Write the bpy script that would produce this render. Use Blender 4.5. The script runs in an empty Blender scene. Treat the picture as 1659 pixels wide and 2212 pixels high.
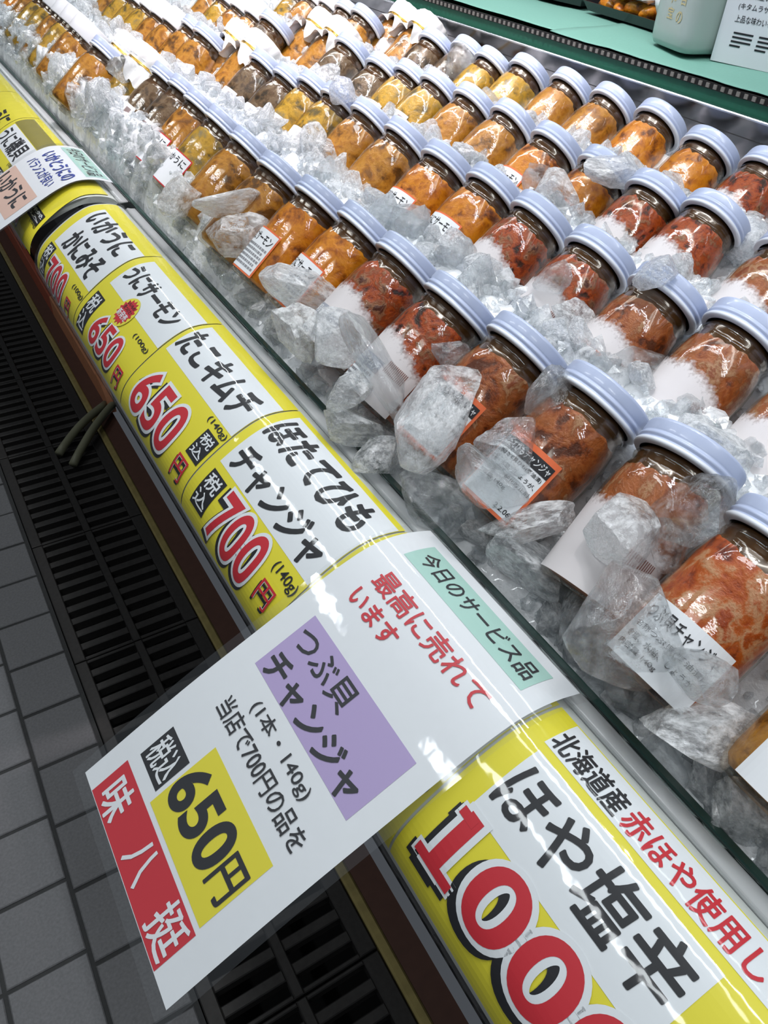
import bpy, bmesh, math, random
import numpy as np
from mathutils import Vector, Matrix, noise
random.seed(7)
rng = np.random.RandomState(7)
SC = bpy.context.scene
COL = SC.collection
CH = 1.12                      # camera height above the floor, metres

# ------------------------------------------------------------------ camera
F_PX = 1661.0
RC = np.array([[0.8560, -0.5149, 0.0463], [-0.3118, -0.5857, -0.7482], [0.4124, 0.6260, -0.6619]])
_u, _s, _v = np.linalg.svd(RC); RC = _u @ _v
cam_d = bpy.data.cameras.new('camera')
cam = bpy.data.objects.new('camera', cam_d); COL.objects.link(cam)
cam_d.sensor_fit = 'VERTICAL'; cam_d.sensor_height = 24.0; cam_d.lens = F_PX / 2212.0 * 24.0
cam_d.clip_start = 0.01; cam_d.clip_end = 60
M = Matrix.Identity(4)
for i in range(3):
    M[i][0] = RC[0, i]; M[i][1] = -RC[1, i]; M[i][2] = -RC[2, i]
M.translation = (0, 0, CH)
cam.matrix_world = M
SC.camera = cam

# ------------------------------------------------------------------ world, lights, exposure
w = bpy.data.worlds.new('hall'); SC.world = w; w.use_nodes = True
w.node_tree.nodes['Background'].inputs[0].default_value = (0.80, 0.88, 1.0, 1)
w.node_tree.nodes['Background'].inputs[1].default_value = 0.07
SC.view_settings.view_transform = 'Standard'
SC.view_settings.look = 'None'
SC.view_settings.gamma = 1.0
SC.view_settings.exposure = 0.15
SC.view_settings.use_curve_mapping = False
SC.cycles.max_bounces = 14
SC.cycles.transmission_bounces = 10
SC.cycles.transparent_max_bounces = 24
SC.cycles.glossy_bounces = 4
SC.cycles.diffuse_bounces = 3
SC.cycles.caustics_refractive = True
SC.cycles.caustics_reflective = False
SC.cycles.blur_glossy = 0.6
SC.cycles.sample_clamp_indirect = 6.0


def lamp(name, kind, loc, power, color=(1, 1, 1), target=None, **kw):
    d = bpy.data.lights.new(name, kind); d.energy = power; d.color = color
    for k, v in kw.items():
        setattr(d, k, v)
    o = bpy.data.objects.new(name, d); COL.objects.link(o); o.location = loc
    if target is not None:
        o.rotation_euler = (Vector(target) - Vector(loc)).to_track_quat('-Z', 'Y').to_euler()
    o['kind'] = 'structure'
    return o


# LED strip of the case canopy, running along the case
strip = lamp('canopy_light', 'AREA', (0.40, 0.9, 1.86), 12.0, (0.90, 0.95, 1.0), shape='RECTANGLE', size=0.03, size_y=3.6)
# spot lamps of the same canopy
for n_, (y_, e_, c_) in enumerate([(-0.35, 9.0, (0.93, 0.96, 1)), (0.30, 13.0, (1, .95, .95)), (0.95, 50.0, (1, .89, .93)), (1.7, 9.0, (.95, .96, 1))]):
    lamp('canopy_spot', 'SPOT', (0.48, y_, 1.92), e_, c_, target=(0.60, y_ + 0.12, 0.85), spot_size=math.radians(62), spot_blend=0.9, shadow_soft_size=0.02)

# unseen tube-shaped area lights added overhead for highlights and fill
for x_, e_ in ((-1.1, 8.0), (0.25, 6.0), (1.5, 3.0)):
    for y_ in (-1.3, 0.6, 2.5):
        lamp('overhead_fill', 'AREA', (x_, y_, 2.9), e_, (0.92, 0.97, 1.0), shape='RECTANGLE', size=0.10, size_y=1.2)

# ------------------------------------------------------------------ helpers
def W(p):
    return Vector((float(p[0]), float(p[1]), float(p[2]) + CH))


def ray(x, y):
    return RC.T @ np.array([(x - 829.5) / F_PX, (y - 1106.0) / F_PX, 1.0])


def at_z(x, y, z):                       # camera-relative point of a line of sight at height z
    d = ray(x, y); return d * (z / d[2])


def tag(o, label=None, cat=None, group=None, kind=None):
    if label: o['label'] = label
    if cat: o['category'] = cat
    if group: o['group'] = group
    if kind: o['kind'] = kind
    return o


def empty(name, loc=(0, 0, 0)):
    o = bpy.data.objects.new(name, None); COL.objects.link(o); o.location = loc
    o.empty_display_size = 0.02
    return o


def obj(name, me, mats=None, parent=None):
    if mats is not None:
        for m in (mats if isinstance(mats, (list, tuple)) else [mats]):
            me.materials.append(m)
    o = bpy.data.objects.new(name, me); COL.objects.link(o)
    if parent is not None: o.parent = parent
    return o


def mesh(name, v, f, mi=None, smooth=False):
    me = bpy.data.meshes.new(name)
    me.from_pydata([tuple(map(float, p)) for p in v], [], [tuple(map(int, q)) for q in f])
    if mi is not None:
        me.polygons.foreach_set('material_index', list(mi))
    if smooth:
        me.polygons.foreach_set('use_smooth', [True] * len(me.polygons))
    me.update()
    return me


class MB:
    def __init__(s): s.v = []; s.f = []; s.m = []
    def add(s, v, f, m=0):
        n = len(s.v); s.v += [tuple(p) for p in v]; s.f += [tuple(i + n for i in q) for q in f]; s.m += [m] * len(f)
    def box(s, a, b, m=0):
        x0, y0, z0 = a; x1, y1, z1 = b
        v = [(x0, y0, z0), (x1, y0, z0), (x1, y1, z0), (x0, y1, z0), (x0, y0, z1), (x1, y0, z1), (x1, y1, z1), (x0, y1, z1)]
        s.add(v, [(0, 3, 2, 1), (4, 5, 6, 7), (0, 1, 5, 4), (1, 2, 6, 5), (2, 3, 7, 6), (3, 0, 4, 7)], m)
    def chamfer(s, a, b, c, m=0):        # box whose top edges are bevelled
        x0, y0, z0 = a; x1, y1, z1 = b
        v = [(x0, y0, z0), (x1, y0, z0), (x1, y1, z0), (x0, y1, z0),
             (x0, y0, z1 - c), (x1, y0, z1 - c), (x1, y1, z1 - c), (x0, y1, z1 - c),
             (x0 + c, y0 + c, z1), (x1 - c, y0 + c, z1), (x1 - c, y1 - c, z1), (x0 + c, y1 - c, z1)]
        f = [(8, 9, 10, 11)]
        for i in range(4):
            j = (i + 1) % 4; f += [(i, j, j + 4, i + 4), (i + 4, j + 4, j + 8, i + 8)]
        s.add(v, f, m)
    def lathe(s, prof, n=48, m=0, rfun=None, cap0=False, cap1=False):
        v = []; f = []
        for k, (r, z) in enumerate(prof):
            for i in range(n):
                a = 2 * math.pi * i / n
                rr, zz = (r, z) if rfun is None else rfun(k, r, z, a, i)
                v.append((rr * math.cos(a), rr * math.sin(a), zz))
        for k in range(len(prof) - 1):
            for i in range(n):
                j = (i + 1) % n
                f.append((k * n + i, k * n + j, (k + 1) * n + j, (k + 1) * n + i))
        if cap0: f.append(tuple(range(n - 1, -1, -1)))
        if cap1: f.append(tuple((len(prof) - 1) * n + i for i in range(n)))
        s.add(v, f, m)
    def tube(s, pts, r, n=10, m=0, closed=False):
        P = [Vector(p) for p in pts]; v = []; f = []
        up = Vector((0, 0, 1))
        for k, p in enumerate(P):
            if closed: t = P[(k + 1) % len(P)] - P[k - 1]
            else: t = P[min(k + 1, len(P) - 1)] - P[max(k - 1, 0)]
            t.normalize()
            a = t.cross(up)
            if a.length < 1e-4: a = t.cross(Vector((1, 0, 0)))
            a.normalize(); b = t.cross(a)
            rr = r[k] if isinstance(r, (list, tuple)) else r
            for i in range(n):
                q = 2 * math.pi * i / n
                v.append(tuple(p + a * (rr * math.cos(q)) + b * (rr * math.sin(q))))
        K = len(P)
        for k in range(K if closed else K - 1):
            for i in range(n):
                j = (i + 1) % n; k2 = (k + 1) % K
                f.append((k * n + i, k * n + j, k2 * n + j, k2 * n + i))
        if not closed:
            f.append(tuple(range(n - 1, -1, -1))); f.append(tuple((K - 1) * n + i for i in range(n)))
        s.add(v, f, m)
    def mesh(s, name, smooth=False): return mesh(name, s.v, s.f, s.m, smooth)
    def obj(s, name, mats, parent=None, smooth=False): return obj(name, s.mesh(name, smooth), mats, parent)


def copy_tree(o, parent=None):
    c = o.copy(); COL.objects.link(c)
    if parent is not None: c.parent = parent
    for ch in list(o.children):
        copy_tree(ch, c)
    return c


# ------------------------------------------------------------------ materials
MATS = {}


def mat(name):
    m = bpy.data.materials.new(name); m.use_nodes = True
    MATS[name] = m
    nt = m.node_tree
    return m, nt, nt.nodes, nt.links, nt.nodes['Principled BSDF']


def simple(name, col, rough=0.5, metal=0.0, spec=0.5, coat=0.0, noise_amt=0.0, noise_scale=200, bump=0.0):
    m, nt, N, L, P = mat(name)
    P.inputs['Base Color'].default_value = (*col, 1); P.inputs['Roughness'].default_value = rough
    P.inputs['Metallic'].default_value = metal; P.inputs['Specular IOR Level'].default_value = spec
    P.inputs['Coat Weight'].default_value = coat; P.inputs['Coat Roughness'].default_value = 0.05
    tc = N.new('ShaderNodeTexCoord'); nz = N.new('ShaderNodeTexNoise'); nz.inputs['Scale'].default_value = noise_scale
    nz.inputs['Detail'].default_value = 4
    L.new(tc.outputs['Object'], nz.inputs['Vector'])
    if noise_amt:
        mx = N.new('ShaderNodeMix'); mx.data_type = 'RGBA'
        mx.inputs[6].default_value = (*[c * (1 - noise_amt) for c in col], 1)
        mx.inputs[7].default_value = (*[min(1, c * (1 + noise_amt)) for c in col], 1)
        L.new(nz.outputs['Fac'], mx.inputs[0]); L.new(mx.outputs[2], P.inputs['Base Color'])
    if bump:
        b = N.new('ShaderNodeBump'); b.inputs['Strength'].default_value = bump; b.inputs['Distance'].default_value = 0.001
        L.new(nz.outputs['Fac'], b.inputs['Height']); L.new(b.outputs['Normal'], P.inputs['Normal'])
    return m


def film(name, tint=(0.97, 0.98, 0.98), rough=0.06, ior=1.45, bump=0.0, bscale=60, haze=0.0, hazecol=(0.9, 0.92, 0.95), extra=0.0):
    """thin clear sheet: straight-through transparency plus a Fresnel reflection"""
    m, nt, N, L, P = mat(name)
    out = N['Material Output']; N.remove(P)
    tr = N.new('ShaderNodeBsdfTransparent'); tr.inputs[0].default_value = (*tint, 1)
    gl = N.new('ShaderNodeBsdfGlossy'); gl.inputs['Roughness'].default_value = rough
    lw = N.new('ShaderNodeLayerWeight'); lw.inputs['Blend'].default_value = 0.5
    pw = N.new('ShaderNodeMath'); pw.operation = 'POWER'; pw.inputs[1].default_value = 5.0
    fr = N.new('ShaderNodeMath'); fr.operation = 'MULTIPLY_ADD'
    f0 = ((ior - 1) / (ior + 1)) ** 2 + extra
    fr.inputs[1].default_value = (1 - f0) * 0.8; fr.inputs[2].default_value = f0
    L.new(lw.outputs['Facing'], pw.inputs[0]); L.new(pw.outputs[0], fr.inputs[0])
    mx = N.new('ShaderNodeMixShader')
    L.new(fr.outputs[0], mx.inputs[0])
    if haze:
        df = N.new('ShaderNodeBsdfDiffuse'); df.inputs[0].default_value = (*hazecol, 1)
        m2 = N.new('ShaderNodeMixShader'); m2.inputs[0].default_value = haze
        L.new(tr.outputs[0], m2.inputs[1]); L.new(df.outputs[0], m2.inputs[2]); L.new(m2.outputs[0], mx.inputs[1])
    else:
        L.new(tr.outputs[0], mx.inputs[1])
    L.new(gl.outputs[0], mx.inputs[2]); L.new(mx.outputs[0], out.inputs[0])
    if bump:
        tc = N.new('ShaderNodeTexCoord'); nz = N.new('ShaderNodeTexNoise'); nz.inputs['Scale'].default_value = bscale; nz.inputs['Detail'].default_value = 3
        L.new(tc.outputs['Object'], nz.inputs['Vector'])
        b = N.new('ShaderNodeBump'); b.inputs['Strength'].default_value = bump; b.inputs['Distance'].default_value = 0.002
        L.new(nz.outputs['Fac'], b.inputs['Height'])
        for q in (gl, lw): L.new(b.outputs['Normal'], q.inputs['Normal'])
    return m


def ice(name, white=0.3, col=(0.86, 0.91, 0.95), rough=0.04, bump=0.5, bscale=70, cloud_scale=45, lo=0.42, hi=0.62):
    """refracting ice with cloudy white frozen-in patches"""
    m, nt, N, L, P = mat(name)
    out = N['Material Output']
    P.inputs['Base Color'].default_value = (*col, 1); P.inputs['Roughness'].default_value = 0.2
    P.inputs['Specular IOR Level'].default_value = 0.6; P.inputs['Coat Weight'].default_value = 0.6; P.inputs['Coat Roughness'].default_value = 0.03
    tl = N.new('ShaderNodeBsdfTranslucent'); tl.inputs[0].default_value = (*col, 1)
    wm = N.new('ShaderNodeMixShader'); wm.inputs[0].default_value = 0.05 if white > .9 else 0.3
    L.new(P.outputs[0], wm.inputs[1]); L.new(tl.outputs[0], wm.inputs[2])
    g = N.new('ShaderNodeBsdfGlass'); g.inputs['IOR'].default_value = 1.31; g.inputs['Roughness'].default_value = rough; g.inputs[0].default_value = (0.97, 0.99, 1, 1)
    tc = N.new('ShaderNodeTexCoord'); oi = N.new('ShaderNodeObjectInfo')
    va = N.new('ShaderNodeVectorMath'); va.operation = 'ADD'
    L.new(tc.outputs['Object'], va.inputs[0]); L.new(oi.outputs['Random'], va.inputs[1])
    nz = N.new('ShaderNodeTexNoise'); nz.inputs['Scale'].default_value = cloud_scale; nz.inputs['Detail'].default_value = 6; nz.inputs['Roughness'].default_value = 0.65
    L.new(va.outputs[0], nz.inputs['Vector'])
    mr = N.new('ShaderNodeMapRange'); mr.inputs[1].default_value = lo; mr.inputs[2].default_value = hi
    mr.inputs[3].default_value = white * 0.15 if white < .8 else .85; mr.inputs[4].default_value = min(1, white * 1.7)
    L.new(nz.outputs['Fac'], mr.inputs[0])
    tp = N.new('ShaderNodeBsdfTransparent'); tp.inputs[0].default_value = (0.97, 0.985, 0.99, 1)
    gm_ = N.new('ShaderNodeMixShader'); gm_.inputs[0].default_value = 0.55
    L.new(g.outputs[0], gm_.inputs[1]); L.new(tp.outputs[0], gm_.inputs[2])
    gs = N.new('ShaderNodeBsdfGlossy'); gs.inputs['Roughness'].default_value = 0.03
    sm = N.new('ShaderNodeMixShader'); sm.inputs[0].default_value = 0.07
    L.new(gm_.outputs[0], sm.inputs[1]); L.new(gs.outputs[0], sm.inputs[2])
    mx = N.new('ShaderNodeMixShader'); L.new(mr.outputs[0], mx.inputs[0]); L.new(sm.outputs[0], mx.inputs[1]); L.new(wm.outputs[0], mx.inputs[2])
    L.new(mx.outputs[0], out.inputs[0])
    n2 = N.new('ShaderNodeTexNoise'); n2.inputs['Scale'].default_value = bscale; n2.inputs['Detail'].default_value = 5
    L.new(va.outputs[0], n2.inputs['Vector'])
    b = N.new('ShaderNodeBump'); b.inputs['Strength'].default_value = bump; b.inputs['Distance'].default_value = 0.0022
    L.new(n2.outputs['Fac'], b.inputs['Height'])
    for q in (g, P, gs): L.new(b.outputs['Normal'], q.inputs['Normal'])
    return m


def food(name, cols, scale=55, rough=0.3, bump=0.6, dark=0.0, vor=0.0):
    """wet mottled jar contents"""
    m, nt, N, L, P = mat(name)
    P.inputs['Roughness'].default_value = rough; P.inputs['Coat Weight'].default_value = 0.5; P.inputs['Coat Roughness'].default_value = 0.08
    P.inputs['Subsurface Weight'].default_value = 0.15; P.inputs['Subsurface Radius'].default_value = (0.01, 0.005, 0.002)
    tc = N.new('ShaderNodeTexCoord'); oi = N.new('ShaderNodeObjectInfo')
    ml = N.new('ShaderNodeMath'); ml.operation = 'MULTIPLY'; ml.inputs[1].default_value = 9.0
    L.new(oi.outputs['Random'], ml.inputs[0])
    va = N.new('ShaderNodeVectorMath'); va.operation = 'ADD'
    L.new(tc.outputs['Object'], va.inputs[0]); L.new(ml.outputs[0], va.inputs[1])
    nz = N.new('ShaderNodeTexNoise'); nz.inputs['Scale'].default_value = scale; nz.inputs['Detail'].default_value = 7; nz.inputs['Roughness'].default_value = 0.62
    nz.inputs['Distortion'].default_value = 0.25
    L.new(va.outputs[0], nz.inputs['Vector'])
    cr = N.new('ShaderNodeValToRGB'); e = cr.color_ramp.elements
    K = len(cols)
    e[0].position = 0.36; e[0].color = (*cols[0], 1); e[1].position = 0.66; e[1].color = (*cols[-1], 1)
    for i in range(1, K - 1):
        q = e.new(0.36 + 0.30 * i / (K - 1)); q.color = (*cols[i], 1)
    L.new(nz.outputs['Fac'], cr.inputs[0]); L.new(cr.outputs[0], P.inputs['Base Color'])
    b = N.new('ShaderNodeBump'); b.inputs['Strength'].default_value = bump; b.inputs['Distance'].default_value = 0.003
    L.new(nz.outputs['Fac'], b.inputs['Height']); L.new(b.outputs['Normal'], P.inputs['Normal'])
    return m


m_paper = simple('white_paper', (0.80, 0.82, 0.84), 0.55, noise_amt=0.02)
m_yellow = simple('yellow_print', (0.80, 0.70, 0.035), 0.5)
m_black = simple('black_ink', (0.012, 0.012, 0.015), 0.5)
m_red = simple('red_ink', (0.60, 0.022, 0.035), 0.5)
m_blue = simple('blue_ink', (0.02, 0.045, 0.32), 0.5)
m_green = simple('mint_print', (0.42, 0.66, 0.58), 0.5)
m_purple = simple('lilac_print', (0.46, 0.36, 0.62), 0.5)
m_peach = simple('peach_print', (0.74, 0.50, 0.40), 0.5)
m_olive = simple('olive_print', (0.26, 0.22, 0.035), 0.5)
m_orange = simple('orange_print', (0.80, 0.16, 0.05), 0.5)
m_pink = simple('pink_print', (0.78, 0.20, 0.32), 0.5)
m_grey = simple('grey_print', (0.33, 0.35, 0.40), 0.55, noise_amt=0.15)
m_greyink = simple('grey_ink', (0.28, 0.28, 0.30), 0.55)
m_brownink = simple('brown_ink', (0.22, 0.10, 0.08), 0.55)
m_film = film('clear_film', rough=0.06, bump=0.32, bscale=32, haze=0.006, extra=0.0)
m_laminate = film('laminate_film', (0.985, 0.99, 0.99), rough=0.05, bump=0.22, bscale=30, haze=0.028, hazecol=(0.75, 0.8, 0.85), extra=0.01)
m_flange = film('cloudy_plastic', (0.95, 0.96, 0.96), rough=0.12, haze=0.45, hazecol=(0.86, 0.88, 0.88))
m_core = simple('white_plastic', (0.62, 0.64, 0.60), 0.4, noise_amt=0.06, noise_scale=40)
m_tile = simple('stone_tile', (0.155, 0.155, 0.16), 0.6, noise_amt=0.35, noise_scale=260, bump=0.25)
m_grout = simple('dark_grout', (0.035, 0.036, 0.036), 0.8, noise_amt=0.3)
m_iron = simple('cast_iron', (0.045, 0.042, 0.04), 0.55, metal=0.5, noise_amt=0.3, noise_scale=120, bump=0.2)
m_void = simple('black_void', (0.004, 0.004, 0.004), 0.9)
m_brass = simple('worn_brass', (0.36, 0.29, 0.11), 0.4, metal=0.3, noise_amt=0.35, noise_scale=60)
m_terra = simple('terracotta', (0.52, 0.21, 0.10), 0.6, noise_amt=0.18, noise_scale=60)
m_brick = simple('brick_red', (0.36, 0.08, 0.04), 0.6, noise_amt=0.18, noise_scale=60)
m_gloss = simple('black_panel', (0.008, 0.009, 0.010), 0.3, spec=0.15)
m_liner = simple('dark_green_liner', (0.012, 0.05, 0.03), 0.5, noise_amt=0.4, noise_scale=90)
m_edge = simple('glass_green_edge', (0.018, 0.045, 0.038), 0.12, spec=0.7)
m_pane = film('pane_glass', (0.90, 0.96, 0.94), rough=0.02, ior=1.5)
m_steel = simple('brushed_steel', (0.30, 0.30, 0.32), 0.12, metal=1.0, noise_amt=0.06, noise_scale=30)
m_steelb = simple('bright_steel', (0.75, 0.76, 0.80), 0.2, metal=1.0)
m_seam = simple('seam_dark', (0.02, 0.02, 0.02), 0.6)
m_sheet = simple('green_sheet', (0.17, 0.38, 0.31), 0.6, noise_amt=0.08, noise_scale=300)
m_sheet_shaded = simple('shaded_green_sheet', (0.012, 0.13, 0.075), 0.55, noise_amt=0.15)  # same green sheet, the shade on its hanging front painted into the colour
m_lid = simple('lid_paint', (0.50, 0.57, 0.76), 0.32, spec=0.5, coat=0.25)
m_lidrim = simple('lid_rim', (0.78, 0.82, 0.88), 0.3, coat=0.3)
m_wcap = simple('white_cap_plastic', (0.84, 0.84, 0.86), 0.35)
m_cloth = simple('white_wrapping', (0.82, 0.81, 0.79), 0.65, noise_amt=0.05, bump=0.35, noise_scale=120)
m_gold = simple('gold_cord', (0.85, 0.52, 0.12), 0.22, metal=1.0)
m_jar = film('jar_glass', (0.93, 0.90, 0.85), rough=0.05, ior=1.5, bump=0.12, bscale=140)
m_neck = simple('shaded_sauce_film', (0.075, 0.036, 0.012), 0.18, coat=0.6, noise_amt=0.5, noise_scale=160)  # brown residue in the neck, darkened with painted shade under the lid
m_frost, _nt, _N, _L, _P = mat('frosted_label')
_P.inputs['Base Color'].default_value = (0.74, 0.70, 0.70, 1); _P.inputs['Roughness'].default_value = 0.4
_at = _N.new('ShaderNodeAttribute'); _at.attribute_name = 'cover'
_tc = _N.new('ShaderNodeTexCoord'); _nz = _N.new('ShaderNodeTexNoise'); _nz.inputs['Scale'].default_value = 420; _nz.inputs['Detail'].default_value = 5
_L.new(_tc.outputs['Object'], _nz.inputs['Vector'])
_ma = _N.new('ShaderNodeMath'); _ma.operation = 'MULTIPLY_ADD'; _ma.inputs[1].default_value = 1.3; _ma.inputs[2].default_value = -0.65; _L.new(_nz.outputs['Fac'], _ma.inputs[0])
_ad = _N.new('ShaderNodeMath'); _ad.operation = 'ADD'; _L.new(_ma.outputs[0], _ad.inputs[0]); _L.new(_at.outputs['Fac'], _ad.inputs[1])
_mr = _N.new('ShaderNodeMapRange'); _mr.inputs[1].default_value = 0.15; _mr.inputs[2].default_value = 0.85; _mr.inputs[4].default_value = 0.93; _L.new(_ad.outputs[0], _mr.inputs[0])
_tp = _N.new('ShaderNodeBsdfTransparent'); _mx = _N.new('ShaderNodeMixShader'); _L.new(_mr.outputs[0], _mx.inputs[0]); _L.new(_tp.outputs[0], _mx.inputs[1]); _L.new(_P.outputs[0], _mx.inputs[2])
_L.new(_mx.outputs[0], _N['Material Output'].inputs[0])
m_hose = simple('grey_hose', (0.20, 0.20, 0.13), 0.5)
m_milk = simple('frosted_bottle', (0.36, 0.43, 0.40), 0.35, coat=0.3, noise_amt=0.05, noise_scale=25)
m_goldp = simple('faded_gold_print', (0.55, 0.47, 0.24), 0.4)
m_traym = simple('black_tray_plastic', (0.01, 0.01, 0.012), 0.2)
m_ys = simple('yellow_sticker', (0.82, 0.72, 0.06), 0.4)
ICE_CLEAR = ice('clear_ice', white=0.20, col=(0.97, 0.98, 0.99), rough=0.0, bump=0.75, bscale=4.5, cloud_scale=2.6, lo=0.45, hi=0.72)
ICE_MID = ice('cloudy_ice', white=0.50, col=(0.97, 0.98, 0.99), rough=0.0, bump=0.8, bscale=6, cloud_scale=3.0, lo=0.38, hi=0.66)
ICE_WHITE = ice('white_ice', white=0.58, col=(0.97, 0.98, 0.99), rough=0.03, bump=0.8, bscale=6, cloud_scale=3.0, lo=0.34, hi=0.66)
ICE_BITS = ice('crushed_ice_bits', white=0.40, col=(0.97, 0.98, 0.99), rough=0.0, bump=0.4, bscale=90, cloud_scale=75)
ICE_BED = ice('crushed_ice', white=1.0, col=(0.95, 0.965, 0.98), rough=0.08, bump=1.0, bscale=150, cloud_scale=90, lo=0.25, hi=0.5)
F_UNI = food('orange_sea_urchin', [(0.16, 0.04, 0.004), (0.55, 0.17, 0.008), (0.78, 0.30, 0.014), (0.66, 0.22, 0.008), (0.42, 0.11, 0.006)])
F_OCHRE = food('ochre_sea_urchin', [(0.12, 0.05, 0.008), (0.40, 0.17, 0.018), (0.56, 0.27, 0.035), (0.44, 0.18, 0.018), (0.24, 0.10, 0.02)])
F_YEL = food('yellow_roe', [(0.13, 0.10, 0.035), (0.42, 0.25, 0.02), (0.62, 0.38, 0.04), (0.46, 0.30, 0.05), (0.26, 0.22, 0.12)])
F_KIM = food('red_kimchi', [(0.03, 0.008, 0.004), (0.28, 0.035, 0.006), (0.48, 0.09, 0.010), (0.30, 0.05, 0.008), (0.34, 0.16, 0.08), (0.09, 0.018, 0.008)], scale=85, bump=1.0)
F_CHA = food('scallop_changja', [(0.10, 0.022, 0.006), (0.30, 0.07, 0.014), (0.42, 0.13, 0.035), (0.30, 0.085, 0.02), (0.46, 0.26, 0.14), (0.26, 0.06, 0.014)], scale=60, bump=1.0)
F_CHR = food('red_scallop_changja', [(0.16, 0.02, 0.004), (0.44, 0.075, 0.008), (0.52, 0.12, 0.016), (0.60, 0.34, 0.19), (0.44, 0.08, 0.010), (0.30, 0.04, 0.006)], scale=52, bump=0.9)
F_GREY = food('grey_brown_crab_paste', [(0.02, 0.014, 0.008), (0.11, 0.065, 0.03), (0.20, 0.14, 0.085), (0.10, 0.07, 0.05), (0.05, 0.04, 0.03)])

# ------------------------------------------------------------------ lettering
_tcache = {}


def text2d(body, bold=0.0, vert=False, shear=0.0, space=1.0):
    """flat outline mesh of a string: (vertices 2d, faces)"""
    key = (body, bold, vert, shear, space)
    if key in _tcache: return _tcache[key]
    cu = bpy.data.curves.new('lettering', 'FONT'); cu.body = body; cu.size = 1.0; cu.offset = bold; cu.shear = shear
    cu.resolution_u = 3 if max(map(ord, body)) > 255 else 9; cu.fill_mode = 'FRONT'; cu.space_character = space
    o = bpy.data.objects.new('lettering_tmp', cu); COL.objects.link(o)
    me = bpy.data.meshes.new_from_object(o)
    v = np.array([(p.co.x, p.co.y) for p in me.vertices]) if len(me.vertices) else np.zeros((0, 2))
    f = [tuple(p.vertices) for p in me.polygons]
    bpy.data.objects.remove(o); bpy.data.curves.remove(cu); bpy.data.meshes.remove(me)
    _tcache[key] = (v, f)
    return v, f


def slice2d(v, f, step, axis=1):
    """cut a flat mesh into bands so that it can follow a curved sheet"""
    if len(v) == 0: return v, f
    bm = bmesh.new()
    vs = [bm.verts.new((p[0], p[1], 0)) for p in v]
    for q in f:
        try: bm.faces.new([vs[i] for i in q])
        except ValueError: pass
    lo, hi = v[:, axis].min(), v[:, axis].max()
    c = math.ceil(lo / step) * step
    while c < hi:
        co = (0, c, 0) if axis == 1 else (c, 0, 0)
        no = (0, 1, 0) if axis == 1 else (1, 0, 0)
        bmesh.ops.bisect_plane(bm, geom=bm.verts[:] + bm.edges[:] + bm.faces[:], plane_co=co, plane_no=no)
        c += step
    bm.verts.index_update()
    v2 = np.array([(p.co.x, p.co.y) for p in bm.verts]); f2 = [tuple(x.index for x in p.verts) for p in bm.faces]
    bm.free()
    return v2, f2


class Sheet:
    """a sheet whose cross-section is a polyline in (x, z); s runs down it, Y along the case"""
    def __init__(s, prof, n=90):
        P = np.array(prof, float)
        # smooth and resample
        for _ in range(2):
            Q = [P[0]]
            for a, b in zip(P[:-1], P[1:]): Q += [a * .75 + b * .25, a * .25 + b * .75]
            Q.append(P[-1]); P = np.array(Q)
        d = np.r_[0, np.cumsum(np.linalg.norm(np.diff(P, axis=0), axis=1))]
        s.L = d[-1]; s.S = np.linspace(0, s.L, n)
        s.x = np.interp(s.S, d, P[:, 0]); s.z = np.interp(s.S, d, P[:, 1])
        tx = np.gradient(s.x, s.S); tz = np.gradient(s.z, s.S)
        nx, nz = tz, -tx
        sg = np.where(nz[0] < 0, -1, 1)
        ln = np.hypot(nx, nz)
        s.nx, s.nz = sg * nx / ln, sg * nz / ln
    def at(s, q, Y, lift=0.0):
        q = np.asarray(q, float)
        x = np.interp(q, s.S, s.x) + lift * np.interp(q, s.S, s.nx)
        z = np.interp(q, s.S, s.z) + lift * np.interp(q, s.S, s.nz)
        over = np.clip(q - s.L, 0, None)
        return np.stack([x, np.asarray(Y, float) + 0 * x, z - over + CH], -1)
    def rect(s, mb, s0, s1, Y0, Y1, lift, m=0, step=0.003, ny=1):
        n = max(1, int(math.ceil(abs(s1 - s0) / step)))
        v = []; f = []
        for i in range(n + 1):
            q = s0 + (s1 - s0) * i / n
            for j in range(ny + 1):
                v.append(tuple(s.at(q, Y0 + (Y1 - Y0) * j / ny, lift)))
        for i in range(n):
            for j in range(ny):
                a = i * (ny + 1) + j; f.append((a, a + 1, a + ny + 2, a + ny + 1))
        mb.add(v, f, m)
    def text(s, mb, body, Y0, Y1, st, sb, lift, m=0, bold=0.02, shear=0.0, ref=None, dY=0.0, ds=0.0, skew=0.0, space=1.0):
        """body written from Y0 to Y1 with its tops at st and its feet at sb"""
        fat = 0
        if max(map(ord, body)) > 255 and bold > .012:
            fat = min(bold, .03) * (.6 if any(ord(c) > 0x4e00 for c in body) else 1); bold = 0.0 if any(ord(c) > 0x4e00 for c in body) else .006
        v, f = text2d(body, bold, shear=shear, space=space)
        rv = v if ref is None else text2d(body, ref, shear=shear, space=space)[0]
        if len(v) == 0: return
        x0, y0 = rv.min(0); x1, y1 = rv.max(0)
        q = np.empty_like(v)
        q[:, 0] = (v[:, 0] - x0) / (x1 - x0); q[:, 1] = sb + (st - sb) * (v[:, 1] - y0) / (y1 - y0)
        q, f = slice2d(q, f, 0.004, 1)
        em = abs(sb - st) * fat if fat else 0
        for k in range(9 if fat else 1):       # brush-thick strokes
            a = math.pi / 4 * k; r = em if k else 0
            Y = Y0 + (Y1 - Y0) * q[:, 0] + dY + r * math.cos(a)
            mb.add(s.at(q[:, 1] + ds + r * math.sin(a), Y, lift + 4e-6 * k), f, m)


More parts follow.
